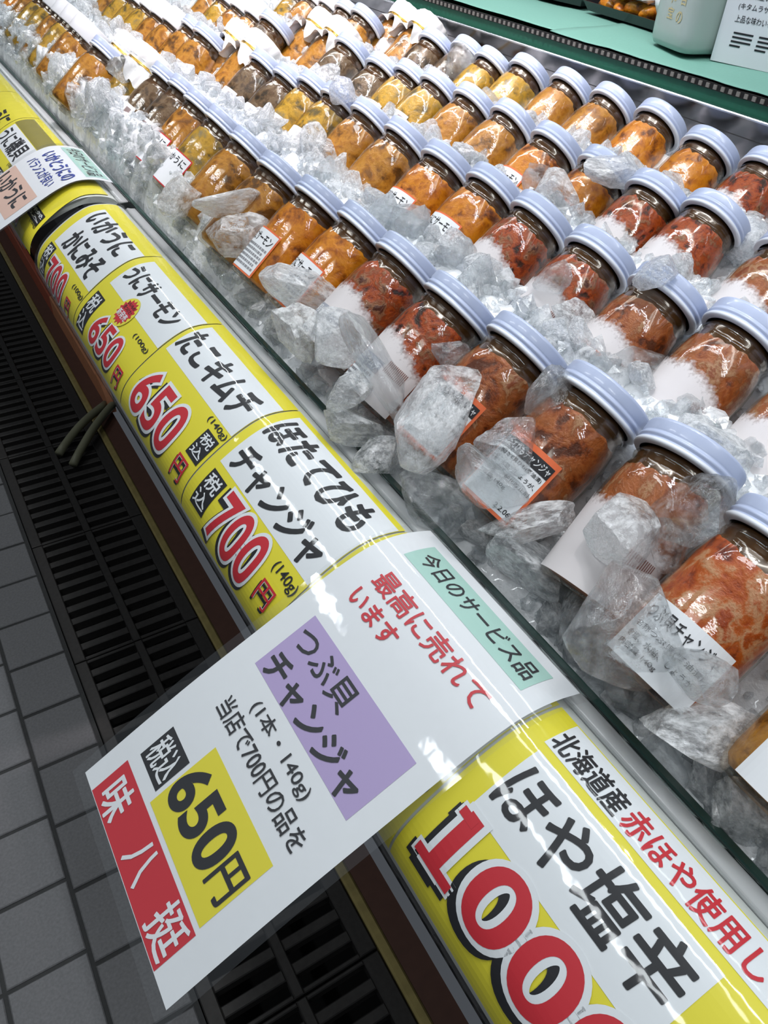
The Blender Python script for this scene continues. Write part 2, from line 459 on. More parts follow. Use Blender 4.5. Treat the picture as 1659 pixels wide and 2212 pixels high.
def price(sh, mb, body, Y0, Y1, st, sb, lift, fat=0.02, o=0.0030, space=1.06):
    sh.text(mb, body, Y0, Y1, st, sb, lift, 0, bold=fat + 0.062, ref=fat, space=space, dY=o * 0.55, ds=o)
    sh.text(mb, body, Y0, Y1, st, sb, lift + 0.00015, 2, bold=fat + 0.055, ref=fat, space=space)
    sh.text(mb, body, Y0, Y1, st, sb, lift + 0.0003, 1, bold=fat, space=space)


INK = [m_black, m_red, m_paper, m_blue, m_yellow, m_grey]      # slots of every lettering mesh

# ------------------------------------------------------------------ the setting: floor, grate, kerb
FX0, FX1 = -1.3, 0.007
mb = MB()
mb.box((FX0, -0.8, -0.05), (FX1, 4.2, -0.0025), 1)
col = 0; x1 = FX1 - 0.004
widths = [0.098] + [0.1045] * 11
for cidx, wd in enumerate(widths):
    x0 = x1 - wd
    y = -0.80 + (0.0 if cidx == 0 else 0.022)
    while y < 4.1:
        mb.chamfer((x0 + 0.0028, y + 0.0028, -0.012), (x1 - 0.0028, y + 0.1035, random.uniform(-0.0006, 0.0006)), 0.0015, 0)
        y += 0.1063
    x1 = x0
o = mb.obj('floor', [m_tile, m_grout]); o['kind'] = 'structure'

mb = MB(); mb.box((FX1, -0.8, -0.16), (0.262, 4.2, -0.14), 0)
o = mb.obj('trim_3', [m_void]); o['kind'] = 'structure'
# cast grates: one casting every 0.33 m
YS0 = 1.3014
def grate_mesh():
    g = MB(); Ls = 0.3300
    for a, b in ((0.0085, 0.0285), (0.1135, 0.1275), (0.2105, 0.2345)):
        g.chamfer((a, 0.001, -0.022), (b, Ls - 0.001, 0.0), 0.0015)
    n = 10; p = 0.0331
    for i in range(n + 1):
        y = i * p; hw = 0.0075
        y0, y1 = max(0.001, y - hw), min(Ls - 0.001, y + hw)
        if i in (0, n):
            pass
        for a, b in ((0.0283, 0.1137), (0.1273, 0.2107)):
            g.chamfer((a, y0, -0.020), (b, y1, -0.0008), 0.0015)
    return g.mesh('drain_grate')
gm = grate_mesh(); gm.materials.append(m_iron)
ords = ['first', 'second', 'third', 'fourth', 'fifth', 'sixth', 'seventh', 'eighth', 'ninth', 'tenth', 'eleventh', 'twelfth', 'thirteenth', 'fourteenth', 'fifteenth', 'sixteenth']
for k in range(-4, 5):
    o = bpy.data.objects.new('drain_grate', gm); COL.objects.link(o); o.location = (0, YS0 + k * 0.3312, 0)
    tag(o, 'dark slotted iron drain grate in the floor, %s from the near end' % ords[k + 4], 'grate', 'iron grates along the drain channel')
# worn brass edging strip and brick kerb
mb = MB(); mb.chamfer((0.2362, -0.8, -0.03), (0.2515, 4.2, 0.004), 0.003)
o = mb.obj('trim_1', [m_brass]); o['kind'] = 'structure'
mb = MB(); mb.box((0.2520, -0.8, -0.03), (0.290, 4.2, 0.001), 0)
o = mb.obj('trim_2', [simple('dark_brown_brick', (0.085, 0.036, 0.024), 0.6, noise_amt=0.2, noise_scale=60)]); o['kind'] = 'structure'
# terracotta skirting tiles standing under the far part of the case
mb = MB()
yy = 1.70
for k in range(10):
    h = 0.062 if k else 0.05
    if k == 0:
        nseg = 10; v = []; f = []
        for i in range(nseg + 1):
            a = math.pi / 2 * i / nseg
            v += [(0.284, yy + 0.09 - 0.09 * math.sin(a), 0.001 + 0.062 * math.cos(a) if i < nseg else 0.001), (0.30, yy + 0.09 - 0.09 * math.sin(a), 0.001 + 0.062 * math.cos(a) if i < nseg else 0.001)]
        v += [(0.284, yy + 0.09, 0.001), (0.30, yy + 0.09, 0.001)]
        n_ = len(v)
        f = [(2 * i, 2 * i + 2, 2 * i + 3, 2 * i + 1) for i in range(nseg)]
        f.append(tuple([2 * i for i in range(nseg + 1)] + [n_ - 2]))
        mb.add(v, f, 0); yy += 0.092
    else:
        mb.chamfer((0.284, yy, 0.0), (0.30, yy + 0.24, 0.063), 0.002, 1 if k >= 3 else 0); yy += 0.2415
o = mb.obj('baseboard_left', [m_terra, m_brick]); o['kind'] = 'structure'

# ------------------------------------------------------------------ the refrigerated display case
case = tag(empty('display_case', (0.5, 0.9, 0)), 'long black open display case with glass front edge and steel back panel, filled with ice', 'display case')
def cobj(mb, name, mats, parent=case, smooth=False):
    o = mb.obj(name, mats, None, smooth); o.parent = parent; o.location = -parent.location if parent is case else (0, 0, 0)
    return o
CY0, CY1 = -0.5, 3.2
mb = MB(); mb.box((0.305, CY0, 0.002), (1.25, CY1, 0.60)); base = cobj(mb, 'case_base', [m_gloss])
mb = MB(); mb.box((0.214, CY0, 0.60), (1.25, CY1, 0.70)); cobj(mb, 'case_body', [m_gloss])
mb = MB(); mb.box((0.224, CY0, 0.7005), (0.80, CY1, 0.712)); cobj(mb, 'tray_liner', [m_liner])
mb = MB(); mb.box((0.2180, CY0, 0.701), (0.2218, CY1, 0.7990)); gp = cobj(mb, 'front_glass', [m_pane])
mb = MB(); mb.chamfer((0.2178, CY0, 0.7990), (0.2222, CY1, 0.8010), 0.0006); e = mb.obj('polished_edge', [m_edge]); e.parent = gp
mb = MB(); mb.box((0.800, CY0, 0.70), (0.806, CY1, 0.9085)); bp = cobj(mb, 'back_panel', [m_steel])
mb = MB(); mb.chamfer((0.7985, CY0, 0.9087), (0.807, CY1, 0.9112), 0.001); e = mb.obj('folded_lip', [m_steelb]); e.parent = bp
mb = MB(); mb.box((0.7994, CY0, 0.8905), (0.7999, CY1, 0.8913)); e = mb.obj('seam', [m_seam]); e.parent = bp
for yv in (0.515, 1.16, 1.8):
    mb = MB(); mb.lathe([(0.0012, 0.0012), (0.0022, 0.0016), (0.0045, 0.0012), (0.0052, 0.0)], 20, cap0=True)
    e = mb.obj('screw', [m_steelb], None, True); e.parent = bp; e.location = (0.7995, yv, 0.8955); e.rotation_euler = (0, -math.pi / 2, 0)

# ------------------------------------------------------------------ shelf behind
shelf = tag(empty('back_shelf', (0.98, 0.9, 0.925)), 'shelf behind the case with shade-darkened green front and black dotted edging', 'shelf')
def sobj(mb, name, mats, smooth=False):
    o = mb.obj(name, mats, shelf, smooth); o.location = -shelf.location; return o
mb = MB(); mb.box((0.8085, CY0, 0.70), (1.5, CY1, 0.9240)); sobj(mb, 'board', [m_sheet_shaded])
mb = MB()
y = CY0
mb.box((0.8065, CY0, 0.9235), (0.8095, CY1, 0.9300), 0)
while y < CY1:
    mb.box((0.8052, y, 0.9245), (0.8066, y + 0.0045, 0.9290), 1); y += 0.0105
sobj(mb, 'dotted_edging', [m_void, simple('edging_dot', (0.20, 0.19, 0.17), 0.5)])


def green_sheet(name, y0, y1, xf, z0, seed, label):
    nx, ny = 26, 70; v = []; f = []
    for j in range(ny + 1):
        y = y0 + (y1 - y0) * j / ny
        edge = xf + 0.008 * noise.noise(Vector((y * 9, seed, 0))) + 0.003 * noise.noise(Vector((y * 31, seed, 3)))
        for i in range(nx + 1):
            t = i / nx; x = edge + (1.46 - edge) * t ** 1.6
            z = z0 + 0.0028 * (1 + noise.noise(Vector((x * 14, y * 11, seed)))) * min(1, t * 3 + .15)
            if x < 0.809: z += 0
            v.append((x, y, z))
    for j in range(ny):
        for i in range(nx):
            a = j * (nx + 1) + i; f.append((a, a + 1, a + nx + 2, a + nx + 1))
    o = obj(name, mesh(name, v, f, None, True), [m_sheet])
    md = o.modifiers.new('thick', 'SOLIDIFY'); md.thickness = 0.0006; md.offset = 1
    return tag(o, label, 'sheet', 'green liner sheets on the shelf')
green_sheet('liner_sheet', 0.845, 3.0, 0.826, 0.9302, 2.0, 'pale green liner sheet on the shelf under the black food trays')
green_sheet('liner_sheet', -0.4, 0.90, 0.808, 0.9318, 5.0, 'pale green liner sheet under the milky bottle and white card')

# milky bottle
ZS = 0.9385
bot = tag(empty('bottle', (0.892, 0.730, ZS)), 'milky frosted squarish bottle with yellow sticker and faded gold characters on green sheet', 'bottle')
bot.rotation_euler = (0, 0, math.radians(-14.8))
def sq_ring(r, z, n=48, p=5.0):
    pts = []
    for i in range(n):
        a = 2 * math.pi * i / n; c, s_ = math.cos(a), math.sin(a)
        k = (abs(c) ** p + abs(s_) ** p) ** (-1 / p)
        pts.append((r * k * c, r * k * s_, z))
    return pts
mb = MB(); rings = [(0.034, 0.0), (0.039, 0.002), (0.0415, 0.008), (0.0420, 0.02), (0.0420, 0.085), (0.040, 0.10), (0.030, 0.115), (0.020, 0.122), (0.0185, 0.128), (0.0185, 0.150)]
v = []; f = []
for r_, z_ in rings: v += sq_ring(r_, z_, p=6.0 if z_ < 0.11 else 2.2)
for k in range(len(rings) - 1):
    for i in range(48):
        j = (i + 1) % 48; f.append((k * 48 + i, k * 48 + j, k * 48 + 48 + j, k * 48 + 48 + i))
f.append(tuple(range(47, -1, -1))); f.append(tuple(len(v) - 48 + i for i in range(48)))
mb.add(v, f); mb.obj('body', [m_milk], bot, True)
mb = MB(); mb.lathe([(0.0205, 0.142), (0.0205, 0.166), (0.019, 0.168), (0.0, 0.168)], 32); mb.obj('cap', [m_wcap], bot, True)
def flat_text(mb, body, org, ux, uy, wd, ht, m=0, bold=0.01):
    v, f = text2d(body, bold); x0, y0 = v.min(0); x1, y1 = v.max(0)
    P = np.array(org)[None] + ((v[:, :1] - x0) / (x1 - x0) * wd) * np.array(ux)[None] + ((v[:, 1:] - y0) / (y1 - y0) * ht) * np.array(uy)[None]
    mb.add(P, f, m)
mb = MB()
for tx, y_, zs in (('の', -0.011, 0.029), ('百', -0.013, 0.047), ('海', 0.006, 0.046), ('宝', 0.008, 0.031)):
    flat_text(mb, tx, (-0.0424, y_, zs), (0, -1, 0), (0, 0, 1), 0.012, 0.012)
mb.obj('lettering', [m_goldp], bot)
mb = MB(); mb.lathe([(0.0, 0.0004), (0.0155, 0.0004), (0.0155, 0.0)], 32); st = mb.obj('round_sticker', [m_ys], bot, True)
st.location = (-0.0421, 0.006, 0.082); st.rotation_euler = (0, -math.pi / 2, 0)
mb = MB(); flat_text(mb, '無添加', (-0.0428, 0.017, 0.073), (0, -1, 0), (0, 0, 1), 0.022, 0.006); o = mb.obj('lettering', [m_black], bot)

# white information card
cc = np.array([0.8745, 0.686, ZS - 0.003]); cd = np.array([0.021, -0.0976, 0]); cd /= np.linalg.norm(cd)
card = tag(empty('info_card', tuple(cc)), 'white card standing on green sheet with black text and pictures of jars', 'card')
card.rotation_euler = (0, 0, math.atan2(cd[1], cd[0]))
mb = MB(); mb.box((0, 0, 0), (0.16, 0.0015, 0.22)); mb.obj('board', [simple('card_white', (0.72, 0.74, 0.78), 0.5)], card)
mb = MB()
for k, (tx, wd) in enumerate((('青森県産いくらの醤油漬', 0.075), ('(キタムラサキウニ)のセット', 0.085), ('上品な味わいをお楽しみください', 0.095))):
    flat_text(mb, tx, (0.016, -0.0004, 0.064 - k * 0.0115), (1, 0, 0), (0, 0, 1), wd, 0.0072, bold=0.004)
for c0 in (0.019, 0.050):
    for k in range(4):
        x = c0 - 0.0003 * k
        mb.box((x, -0.0004, 0.0300 - k * 0.0042), (x + (0.024 if k < 3 else 0.013), -0.0001, 0.0318 - k * 0.0042))
mb.obj('lettering', [m_black], card)
for k, x in enumerate((0.040, 0.072)):
    mb = MB(); mb.lathe([(0, 0), (0.0155, 0), (0.0155, 0.0004), (0, 0.0004)], 32)
    o = mb.obj('picture', [F_KIM if k == 0 else F_OCHRE], card, False); o.location = (x, -0.0001, 0.092); o.rotation_euler = (math.pi / 2, 0, 0)

# food trays
def tray(loc, rz, size, label, seed, stuff_m, white=False):
    t = tag(empty('food_tray', loc), label, 'food tray', 'black food trays on the shelf'); t.rotation_euler = (0, 0, rz)
    a, b, h = size; mb = MB()
    def rr(x, y, z): return [(-x, -y, z), (x, -y, z), (x, y, z), (-x, y, z)]
    v = rr(a * .9, b * .93, 0) + rr(a, b, h) + rr(a * .97, b * .97, h) + rr(a * .88, b * .9, 0.003)
    f = [(3, 2, 1, 0)]
    for k in range(3):
        for i in range(4):
            j = (i + 1) % 4; f.append((k * 4 + i, k * 4 + j, k * 4 + 4 + j, k * 4 + 4 + i))
    f.append((12, 13, 14, 15)); mb.add(v, f); mb.obj('tray', [m_traym], t)
    bm = bmesh.new(); R = random.Random(seed)
    for k in range(26):
        mt = Matrix.Translation((R.uniform(-.78, .78) * a, R.uniform(-.82, .82) * b, h + R.uniform(-.004, .004))) @ Matrix.Rotation(R.uniform(0, 3), 4, 'Z') @ Matrix.Diagonal((R.uniform(.012, .022), R.uniform(.007, .012), .009, 1))
        bmesh.ops.create_icosphere(bm, subdivisions=2, radius=1, matrix=mt)
    for q in bm.verts:
        q.co += Vector(noise.noise_vector(q.co * 90)) * 0.003
    me = bpy.data.meshes.new('seafood'); bm.to_mesh(me); bm.free(); me.polygons.foreach_set('use_smooth', [True] * len(me.polygons))
    o = obj('seafood', me, [stuff_m], t); o['kind'] = 'stuff'
    mb = MB(); mb.box((-a * .98, -b * .98, h + 0.016), (a * .98, b * .98, h + 0.0166)); mb.obj('lid_film', [m_film], t)
    return t
t1 = tray((1.02, 1.12, ZS), 0.06, (0.075, 0.115, 0.012), 'black food tray of dark red seafood at the rear of the shelf', 3, F_KIM)
t2 = tray((1.00, 0.885, ZS), -0.12, (0.070, 0.095, 0.012), 'black food tray of orange seafood with white price label, behind the milky bottle', 5, F_UNI)
mb = MB(); mb.box((-0.066, -0.030, 0.0290), (-0.012, 0.058, 0.0295)); lb = mb.obj('label', [m_paper], t2)
mb = MB(); mb.box((-0.058, -0.022, 0.0296), (-0.030, 0.030, 0.0299)); o = mb.obj('label_box', [m_orange], lb)
mb = MB(); mb.box((-0.056, -0.020, 0.0300), (-0.032, 0.028, 0.0302)); mb.obj('label_box', [m_paper], lb)
mb = MB(); flat_text(mb, '数の子', (-0.053, 0.024, 0.0304), (0, -1, 0), (1, 0, 0), 0.040, 0.014, bold=0.03); mb.obj('lettering', [m_orange], lb)
ow = MB(); ow.lathe([(0.030, 0), (0.032, 0.004), (0.031, 0.030), (0.027, 0.036), (0.0, 0.037)], 36)
bl = tag(empty('seafood_bowl', (0.955, 0.822, ZS + 0.001)), 'small white bowl of orange seafood between food tray and milky bottle', 'bowl')
mb = MB(); mb.lathe([(0.0, 0.0), (0.018, 0.0), (0.030, 0.026), (0.034, 0.040), (0.032, 0.040), (0.027, 0.028), (0.0, 0.026)], 36); mb.obj('bowl', [m_wcap], bl, True)
mb = MB(); mb.lathe([(0.030, 0.034), (0.022, 0.043), (0.012, 0.047), (0.0, 0.048)], 36, rfun=lambda k, r, z, a, i: (r, z + 0.002 * math.sin(5 * a + k))); mb.obj('seafood', [F_UNI], bl, True)

# ------------------------------------------------------------------ price rail: curved shells carrying the price tags
ROLL = Sheet([(.207, -.3205), (.203, -.3160), (.196, -.3125), (.187, -.3105), (.176, -.3095), (.165, -.311), (.15, -.3175), (.134, -.327), (.118, -.3385), (.110, -.347), (.105, -.356), (.103, -.366), (.104, -.375)])


def rail(y0, y1, label, slope=0.0):
    r = tag(empty('price_rail', (0.15, (y0 + y1) / 2, 0.76)), label, 'price rail')
    def shell(a, b, l0, l1, name, m, smooth=True, ext=0.0):
        n = 48; v = []; f = []
        ss = np.linspace(a, b, n)
        ring = [(q, l0) for q in ss] + [(q, l1) for q in ss[::-1]]
        Ys = [0, .04, .3, .7, 1]
        for t in Ys:
            for q, l in ring:
                yy = y0 + (y1 - y0) * t + slope * max(0, q - 0.03) ** 1.5 * (1 - t) ** 6
                v.append(tuple(ROLL.at(q, yy, l) - np.array(r.location)))
        K = len(ring)
        for k in range(len(Ys) - 1):
            for i in range(K):
                j = (i + 1) % K; f.append((k * K + i, k * K + j, k * K + K + j, k * K + K + i))
        f.append(tuple(range(K - 1, -1, -1))); f.append(tuple((len(Ys) - 1) * K + i for i in range(K)))
        o = obj(name, mesh(name, v, f), [m], r)
        return o
    shell(0.0, ROLL.L - 0.0005, -0.0078, -0.0010, 'core', m_core)
    n = 60; v = []; f = []
    ss = np.linspace(0.0, ROLL.L, n)
    for Y in (y0 - 0.001, y0 + .25 * (y1 - y0), y0 + .5 * (y1 - y0), y0 + .75 * (y1 - y0), y1):
        for q in ss:
            yy = Y + (slope * max(0, q - 0.03) ** 1.5 if Y < y0 else 0)
            v.append(tuple(ROLL.at(q, yy, 0.0016) - np.array(r.location)))
    for k in range(4):
        for i in range(n - 1): f.append((k * n + i, k * n + i + 1, k * n + n + i + 1, k * n + n + i))
    obj('cover_film', mesh('cover_film', v, f, None, True), [m_film], r)
    mb = MB(); L = r.location
    mb.add([Vector((x, Y, z + CH)) - L for Y in (y0, y1) for x, z in ((.2065, -.3225), (.2072, -.3205), (.2095, -.3195), (.2128, -.3205), (.2172, -.3212), (.2172, -.3225))],
           [(i, i + 1, i + 7, i + 6) for i in range(5)] + [(5, 0, 6, 11), (5, 4, 3, 2, 1, 0), (6, 7, 8, 9, 10, 11)])
    mb.obj('flange', [m_flange], r, True)
    return r
rail(-0.12, 0.862, 'near curved clear rail along the glass edge, holding the yellow price tags')
rail(0.886, 2.9, 'far curved clear rail along the glass edge, ending at a dark gap', slope=1.3)


def price_tag(yhi, ylo, label, lines, pr, per, tax, white=(0.0245, 0.0665), left=0.013, sticker=False, extra=None):
    """yellow price tag: white name panel, price in red; the tag runs from yhi (its left) to ylo"""
    mb = MB()
    ROLL.rect(mb, 0.0115, 0.130, yhi - .0004, ylo + .0006, 0.0, 0)
    ROLL.rect(mb, white[0], white[1], yhi - left, ylo + 0.001, 0.0002, 1)
    if extra: extra(mb, 'paper')
    t = tag(mb.obj('price_tag', [m_yellow, m_paper, m_olive]), label, 'price tag', 'yellow price tags along the rail')
    mb = MB()
    for (tx, a, b, st, sb, bd) in lines:
        ROLL.text(mb, tx, a, b, st, sb, 0.0005, 0, bold=bd, shear=0.12)
    if pr:
        for (tx, a, b, st, sb, o_) in pr: price(ROLL, mb, tx, a, b, st, sb, 0.0006, o=o_)
    if per:
        tx, a, b, st, sb = per; ROLL.text(mb, tx, a, b, st, sb, 0.0005, 0, bold=0.012)
    if tax:
        a, b, st, sb = tax; ROLL.rect(mb, st, sb, a, b, 0.0004, 0)
        ROLL.text(mb, '税', a - .002, b + .002, st + .002, (st + sb) / 2 - .001, 0.0006, 2, bold=0.03)
        ROLL.text(mb, '込', a - .002, b + .002, (st + sb) / 2 + .001, sb - .003, 0.0006, 2, bold=0.03)
    if extra: extra(mb, 'ink')
    mb.obj('lettering', INK, t)
    return t


B = 0.045
price_tag(.8575, .710, 'yellow price tag reading 700 yen per 100 g, beside the dark gap in the rail',
          [('いかうに', .832, .729, .029, .0545, B), ('かにみそ', .823, .729, .062, .089, B)],
          [('700', .817, .757, .100, .131, .003), ('円', .742, .727, .113, .130, .002)], ('(100g)', .743, .7115, .0985, .1045), (.845, .825, .0945, .129), white=(.029, .092), left=.017)
t2g = price_tag(.7095, .562, 'yellow price tag reading 650 yen with a red starburst sticker on it',
          [('うにサーモン', .692, .578, .037, .058, B)],
          [('650', .664, .598, .090, .119, .003), ('円', .588, .573, .106, .1225, .002)], ('(100g)', .602, .5685, .0775, .083), (.700, .678, .0835, .1235), white=(.0245, .071))
mb = MB()
def burst(mb, yc, sc, r0, r1, n, lift, m, sx=1.0):
    v = [ROLL.at(sc, yc, lift)]; K = n * 2
    for i in range(K):
        a = 2 * math.pi * i / K; r = r1 if i % 2 else r0
        v.append(ROLL.at(sc + r * math.sin(a), yc + r * math.cos(a) * sx, lift))
    mb.add(v, [(0, 1 + i, 1 + (i + 1) % K) for i in range(K)], m)
burst(mb, .638, .0747, .0155, .0155, 20, .0008, 1); burst(mb, .638, .0747, .0138, .0108, 16, .0010, 0)
stk = mb.obj('starburst_sticker', [m_red, m_ys], t2g)
mb = MB(); ROLL.text(mb, 'いいもの', .646, .630, .0655, .0690, .0012, 0, bold=.02); ROLL.text(mb, '見つけた!', .647, .629, .0700, .0740, .0012, 0, bold=.02)
ROLL.text(mb, '新発売', .648, .628, .0750, .0820, .0012, 2, bold=.03); mb.obj('lettering', INK, stk)
price_tag(.5615, .4192, 'yellow price tag reading octopus kimchi 650 yen per 140 g',
          [('たこキムチ', .553, .432, .032, .058, B)],
          [('650', .545, .463, .0795, .1185, .0035), ('円', .446, .429, .102, .119, .0025)], ('(140g)', .452, .4215, .0675, .0735), (.4432, .4228, .0755, .0985), white=(.0235, .0658), left=.006)
price_tag(.4187, .2752, 'yellow price tag reading scallop changja 700 yen, beside the large white sign',
          [('ほたてひも', .405, .288, .0215, .047, B), ('チャンジャ', .402, .286, .0570, .0795, B)],
          [('700', .377, .314, .0855, .1205, .0035), ('円', .303, .287, .1005, .115, .0025)], ('(140g)', .3055, .2780, .0865, .0955), (.407, .3855, .0875, .117), white=(.0165, .082), left=.010)
price_tag(.2747, .1345, 'yellow price tag mostly covered by the large white sign',
          [], [], ('(140g)', .165, .1375, .0865, .0955), None, white=(.0165, .082), left=.010)
def t5x(mb, what):
    if what == 'paper':
        ROLL.rect(mb, .0125, .0340, .1215, -.012, .0002, 1); ROLL.rect(mb, .0385, .0785, .1195, .0125, .0002, 1)
    else:
        for d_, l_, g_, m_ in ((.0030, .0005, .0016, 0), (0, .0006, .0016, 2), (0, .0010, 0, 1)):       # serifs of the figure 1
            ROLL.rect(mb, .1068 - g_ + d_, .1115 + g_ + d_, .1235 + g_ + d_ * .5, .0990 - g_ + d_ * .5, l_, m_)
            ROLL.rect(mb, .0800 - g_ + d_, .0845 + g_ + d_, .1205 + g_ + d_ * .5, .1110 - g_ + d_ * .5, l_, m_)
        ROLL.text(mb, '北海道産', .1205, .0790, .0185, .0325, .0005, 0, bold=.05)
        ROLL.text(mb, '赤ほや使用して', .0765, -.0080, .0175, .0322, .0005, 1, bold=.05)
t5 = price_tag(.1340, -.0135, 'yellow price tag reading 1000 yen, nearest on the rail',
          [('ほや塩辛', .117, .0165, .0430, .0705, .055)], [('1000', .1165, .003, .0785, .1115, .0042)], None, None, white=(.0128, .013), left=.05, extra=t5x)
# far tags
def olive(mb, what):
    if what == 'paper':
        ROLL.rect(mb, .022, .047, 1.196, 1.063, .0003, 2)
price_tag(1.0625, .8905, 'yellow price tag half hidden under the small white sign', [], [('700', .995, .955, .090, .120, .003)], ('(100g)', .925, .900, .098, .104), (.945, .900, .085, .100), white=(.0128, .013))
price_tag(1.2045, 1.0630, 'yellow price tag with an olive band, just beyond the small white sign',
          [('うに磯貝', 1.188, 1.085, .052, .080, B)], [('700', 1.165, 1.125, .104, .126, .003)], ('(100g)', 1.092, 1.068, .083, .089), (1.105, 1.070, .096, .118), white=(.048, .083), extra=olive)
price_tag(1.350, 1.2050, 'farthest legible yellow price tag with pink lettering',
          [('うに', 1.265, 1.215, .046, .074, B), ('蒸し', 1.335, 1.285, .046, .074, B)], [('700', 1.31, 1.25, .090, .118, .003)], None, None, white=(.095, .0955))
price_tag(1.497, 1.3505, 'yellow price tag at the far end of the rail', [('ほたて', 1.475, 1.38, .046, .074, B)], [('650', 1.45, 1.39, .090, .118, .003)], None, None, white=(.035, .080))

# ------------------------------------------------------------------ laminated signs
SG = Sheet([(.224, -.3182), (.21, -.3136), (.197, -.3088), (.183, -.3066), (.170, -.3070), (.152, -.3130), (.134, -.3215), (.101, -.3385), (.075, -.3515), (.054, -.3625), (.024, -.3795), (0, -.394), (-.017, -.404), (-.035, -.4145)], 120)


def sign(y1, y0, slen, label, blocks, texts, shift=0.0):
    s = tag(empty('sale_sign', (0.12, (y0 + y1) / 2, 0.78)), label, 'sign', 'laminated daily offer signs')
    def part(fill, name, mats, parent, smooth=False, local=True):
        mb = MB(); fill(mb)
        mb.v = [tuple(Vector(p) - s.location) for p in mb.v]
        return mb.obj(name, mats, parent, smooth)
    part(lambda mb: SG.rect(mb, .0065, slen + .0065, y1 + .0060, y0 - .0060, .0012 + shift, 0, ny=8), 'laminate_pouch', [m_laminate], s, True)
    def pap(mb):
        SG.rect(mb, .0135, slen, y1, y0, .0004 + shift, 0)
        for (a, b, st, sb, m) in blocks: SG.rect(mb, st, sb, a, b, .0006 + shift, m)
    part(pap, 'paper', [m_paper, m_green, m_purple, m_black, m_yellow, m_red, m_peach], s)
    def let(mb):
        for (tx, a, b, st, sb, m, bd) in texts: SG.text(mb, tx, a, b, st, sb, .0009 + shift, m, bold=bd)
    part(let, 'lettering', INK, s)
    return s
sign(.2690, .1353, .2595, 'large white laminated sign with lilac block and 650 yen, overhanging the floor',
     [(.2535, .1475, .0215, .0435, 1), (.2520, .1487, .1045, .1463, 2), (.2535, .2284, .2022, .2255, 3), (.2255, .1544, .1862, .2305, 4), (.2562, .1530, .2335, .2590, 5)],
     [('今日のサービス品', .2475, .1515, .0260, .0385, 0, .02), ('最高に売れて', .2475, .1515, .0560, .0695, 1, .025), ('います', .2485, .2080, .0735, .0850, 1, .02),
      ('つぶ貝', .2485, .1945, .1085, .1240, 0, .025), ('チャンジャ', .2480, .1560, .1290, .1455, 0, .025),
      ('(1本・140g)', .2310, .1700, .1518, .1620, 0, .018), ('当店で700円の品を', .2450, .1525, .1650, .1770, 0, .018),
      ('税込', .2515, .2300, .2050, .2230, 2, .02), ('650', .2245, .1735, .1940, .2215, 0, .03), ('円', .1715, .1570, .1985, .2200, 0, .03),
      ('味', .2500, .2320, .2365, .2575, 2, .03), ('八', .2115, .1930, .2365, .2560, 2, .02), ('挺', .1750, .1545, .2350, .2570, 2, .02)])
sign(1.0500, .9190, .2500, 'small white laminated sign with peach block and blue writing, beyond the gap',
     [(1.042, .927, .0160, .0400, 1), (1.047, .933, .0960, .140, 6)],
     [('今日のサービス品', 1.038, .932, .0200, .0360, 0, .02), ('いかとうにの', 1.030, .930, .0480, .0650, 3, .02), ('バランスが良い', 1.034, .938, .0690, .0840, 3, .015), ('いかうに', 1.042, .945, .1030, .1280, 0, .02)], shift=.003)

# hoses lying over the grate
hs = tag(empty('drain_hose', (0.13, 1.58, 0.02)), 'two grey drain hoses sticking out from under the case over the grate', 'hose')
for k, (a, b) in enumerate((((0.131, 1.575, 0.012), (0.262, 1.705, 0.018)), ((0.149, 1.520, 0.012), (0.292, 1.705, 0.018)))):
    mb = MB(); A, Bv = Vector(a), Vector(b)
    mb.tube([tuple(A + (Bv - A) * t + Vector((0, 0, 0.01 * math.sin(math.pi * t))) - hs.location) for t in np.linspace(0, 1.15, 10)], 0.0095, 14); mb.obj('pipe', [m_hose], hs, True)

# ------------------------------------------------------------------ ice bed
def bed_z(x, y):
    z = np.interp(x, [.2235, .234, .265, .290, .325, .36, .385, .42, .455, .49, .51, .545, .58, .615, .635, .67, .69, .76],
                  [-.330, -.324, -.313, -.298, -.266, -.256, -.262, -.280, -.252, -.244, -.250, -.268, -.243, -.236, -.242, -.256, -.236, -.290])
    if y > .45:                                        # heaped higher towards the far end
        k = min(1, (y - .45) / .45); z = z + k * np.interp(x, [.2235, .231, .246, .27, .30, .345, .8], [.009, .026, .056, .050, .020, .006, .004])
    return z
nx, ny = 150, 620
X = np.linspace(.2235, .7985, nx); Yv = np.linspace(-.30, 3.0, ny)
V = []
for y in Yv:
    for x in X:
        z = float(bed_z(x, y))
        p = Vector((x * 38, y * 38, 0))
        d = noise.voronoi(p)[0]
        z += 0.009 * (0.5 - min(1, d[0])) + 0.004 * noise.noise(p * 2.7)
        V.append((x, y, max(min(z, -.3215) + CH, 0.7135) if x < .2245 else max(z + CH, 0.7135)))
Fc = [(j * nx + i, j * nx + i + 1, (j + 1) * nx + i + 1, (j + 1) * nx + i) for j in range(ny - 1) for i in range(nx - 1)]
o = obj('crushed_ice_bed', mesh('crushed_ice_bed', V, Fc, None, True), [ICE_BED])
tag(o, 'bed of crushed ice filling the display case around the jars', 'ice', kind='stuff')

# ------------------------------------------------------------------ jars
GLASS = [(0.0, 0.001), (.027, .0006), (.0305, .0), (.0328, .002), (.0336, .006), (.0336, .058), (.0330, .065), (.0314, .0715), (.0296, .0765), (.0290, .079), (.0300, .0805), (.0305, .082), (.0300, .0835), (.0288, .085), (.0288, .093)]
RS = 0.845                      # slender jars
GLASS = [(r * RS, z) for r, z in GLASS]
mb = MB(); mb.lathe(GLASS, 56); GLASS_ME = mb.mesh('glass', True); GLASS_ME.materials.append(m_jar)


